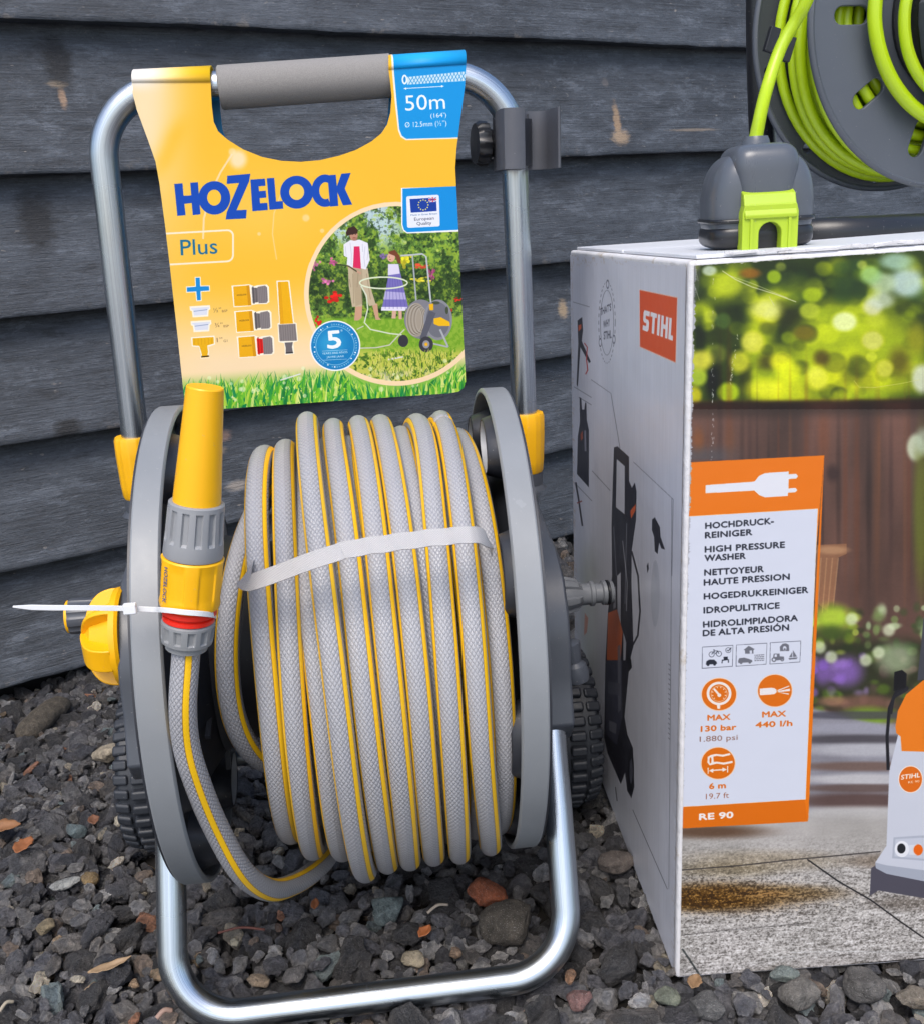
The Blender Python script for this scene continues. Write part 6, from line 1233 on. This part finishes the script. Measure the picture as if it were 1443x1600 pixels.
# lime hose
gh = thing('lime_hose', 'bright lime green hose wound on the dark plastic reel', 'hose', (0, .05, -.15))
rg2 = np.random.default_rng(8); RG = .0051; cps = []
lays = [(.092, .098, 7), (.103, .100, 7), (.114, .100, 7), (.1255, .100, 5)]
k_ = 0
for li, (rad_, _, nt2) in enumerate(lays):
    ysr = np.linspace(.012, .088, nt2)
    if li % 2: ysr = ysr[::-1]
    for y_ in ysr:
        for q_ in range(8):
            ex = .010 * max(0, -S(q_ * math.pi / 4 + .3)) if li >= 1 else 0
            cps.append((k_ * math.pi / 4, rad_ + rg2.normal(0, .0018) + ex * (1.2 if li == 3 else .8), y_ + rg2.normal(0, .0022))); k_ += 1
cps = cat(np.array(cps), 8); th_ = cps[:, 0]; P = np.stack([cps[:, 1] * np.cos(th_), cps[:, 2], cps[:, 1] * np.sin(th_)], 1); V, F, UV = tube(P, RG, 12, n0=(0, 1, 0)); mesh('wound_hose', V, F, LIME, gh)
P = cat([(r_ * C(a) , y_, r_ * S(a)) for a, r_, y_ in [(math.radians(x), .0970 + .0020 * S(x * .05), -.0135 - .004 * i / 8) for i, x in enumerate(range(70, 440, 28))]], 8); V, F, UV = tube(P, .0062, 14); mesh('front_loop', V, F, LIME, gh)
P = cat([(.0760 * C(math.radians(x)), -.0270, .0760 * S(math.radians(x)) - .004) for x in range(60, 420, 24)], 8); V, F, UV = tube(P, .0052, 12); mesh('front_loop', V, F, LIME, gh)
FR = WORLD
led = [(1272, -30, .93), (1256, 8, .935), (1240, 36, .94), (1222, 68, .94), (1208, 104, .935), (1194, 150, .92), (1184, 195, .88), (1178, 228, .80), (1178, 245, .765)]
P = cat([GR.l(hit(u_, v_, 1, y_, WORLD)) for u_, v_, y_ in led], 8); FR = GR; V, F, UV = tube(P, np.linspace(.0056, .0053, len(P)), 16); mesh('lead_hose', V, F, LIME, gh)
FR = WORLD
# ------------------------------------------------------------------ hose end unit standing on the box
eb = hit(1180, 392, 1, .735); eb[2] = 0; 
_p = BF.l(np.array([eb[0], .745, 0])); ebz = float((topz(_p[0] / BW, _p[1] / BD))[2]) + .0032
ec = np.array([.2145, .722, ebz - .001]); FR = Frame(ec, (C(-.03), S(-.03), 0), (-S(-.03), C(-.03), 0), (0, 0, 1)); EF = FR
eu = thing('hose_end_unit', 'rounded dark grey hose end housing with lime clip standing on the box', 'hose end unit', (0, 0, 0))
SL2 = plastic('housing_grey', (.080, .092, .112), .30, .05, 300, .05)
def superq(c, h, e1, e2, n=36, m_=20, f=None):
    V = []
    for i in range(m_ + 1):
        ph_ = -math.pi / 2 + math.pi * i / m_
        for j in range(n):
            t = 2 * math.pi * j / n; sg = lambda v, e: math.copysign(abs(v) ** e, v)
            p = np.array([sg(C(ph_), e1) * sg(C(t), e2), sg(C(ph_), e1) * sg(S(t), e2), sg(S(ph_), e1)]); p = p * np.array(h)
            if f: p = f(p)
            V.append((p + np.array(c)) * .83)
    F = [(i * n + j, i * n + (j + 1) % n, (i + 1) * n + (j + 1) % n, (i + 1) * n + j) for i in range(m_) for j in range(n)]; return V, F
V, F = superq((0, 0, .0395), (.0430, .036, .0385), .55, .50, 64, 40, lambda p: p * np.array([1 - .12 * sm(p[2] / .0395, -.1, 1.0), 1, 1])); mesh('housing', V, F, SL2, eu)
V, F = superq((0, -.003, .050), (.0270, .0365, .0335), .42, .42, 56, 36, lambda p: p * np.array([1.02 - .26 * sm(p[2] / -.03, -.7, .8), 1, 1])); mesh('top_cover', V, F, SL2, eu)
V, F = superq((0, .0, .0245), (.0442, .0372, .0022), .3, .45, 64, 12); mesh('seam_band', V, F, BLACKP, eu)
V, F = superq((0, 0, .0120), (.0432, .0364, .0122), .6, .45, 48, 20); mesh('foot_shell', V, F, BLACKP, eu)
lt('hose_gland', (0, .004, .0675), (0, 0, 1), [(0, .010), (.004, .0092), (.007, .008), (.007, .006)], SL2, eu, 28)
# lime clip with arch
arch = [(-.0200, .0000), (-.0200, .0275), (-.0185, .0335), (.0185, .0335), (.0200, .0275), (.0200, .0000), (.0080, .0000), (.0080, .0120)] + [(.0080 * C(a), .0130 + .0078 * S(a)) for a in np.linspace(0, math.pi, 11)] + [(-.0080, .0120), (-.0080, .0000)]
V, F = prism([(a * .92, b * .92) for a, b in arch], 1, -.0395, -.0270); ck_ = mesh('clip', V, F, LIMEC, eu, bevel=.0009)
V, F = prism([(-.0392, .0275), (-.0415, .0240), (-.0410, .0215), (-.0270, .0215), (-.0250, .037), (-.0280, .0400), (-.0350, .0372)], 0, -.0172, .0172); V = np.array(V); mesh('clip_tab', V, F, LIMEC, ck_, bevel=.0009)
for k in range(4): V, F = box((0, -.0382 + k * .0018, .0290 + k * .0022), (.0165, .0009, .0006)); mesh('grip_ridge', V, F, LIMEC, ck_, smooth=False)
for sx_ in (-1, 1):
    for xx in (.0125,): V, F = box((sx_ * xx, -.0397, .0115), (.0009, .0010, .0105)); mesh('clip_rib', V, F, LIMEC, ck_, smooth=False)
V, F = box((0, -.0288, .010), (.0085, .001, .0098)); mesh('clip_recess', V, F, BLACKP, eu, smooth=False)
FR = WORLD
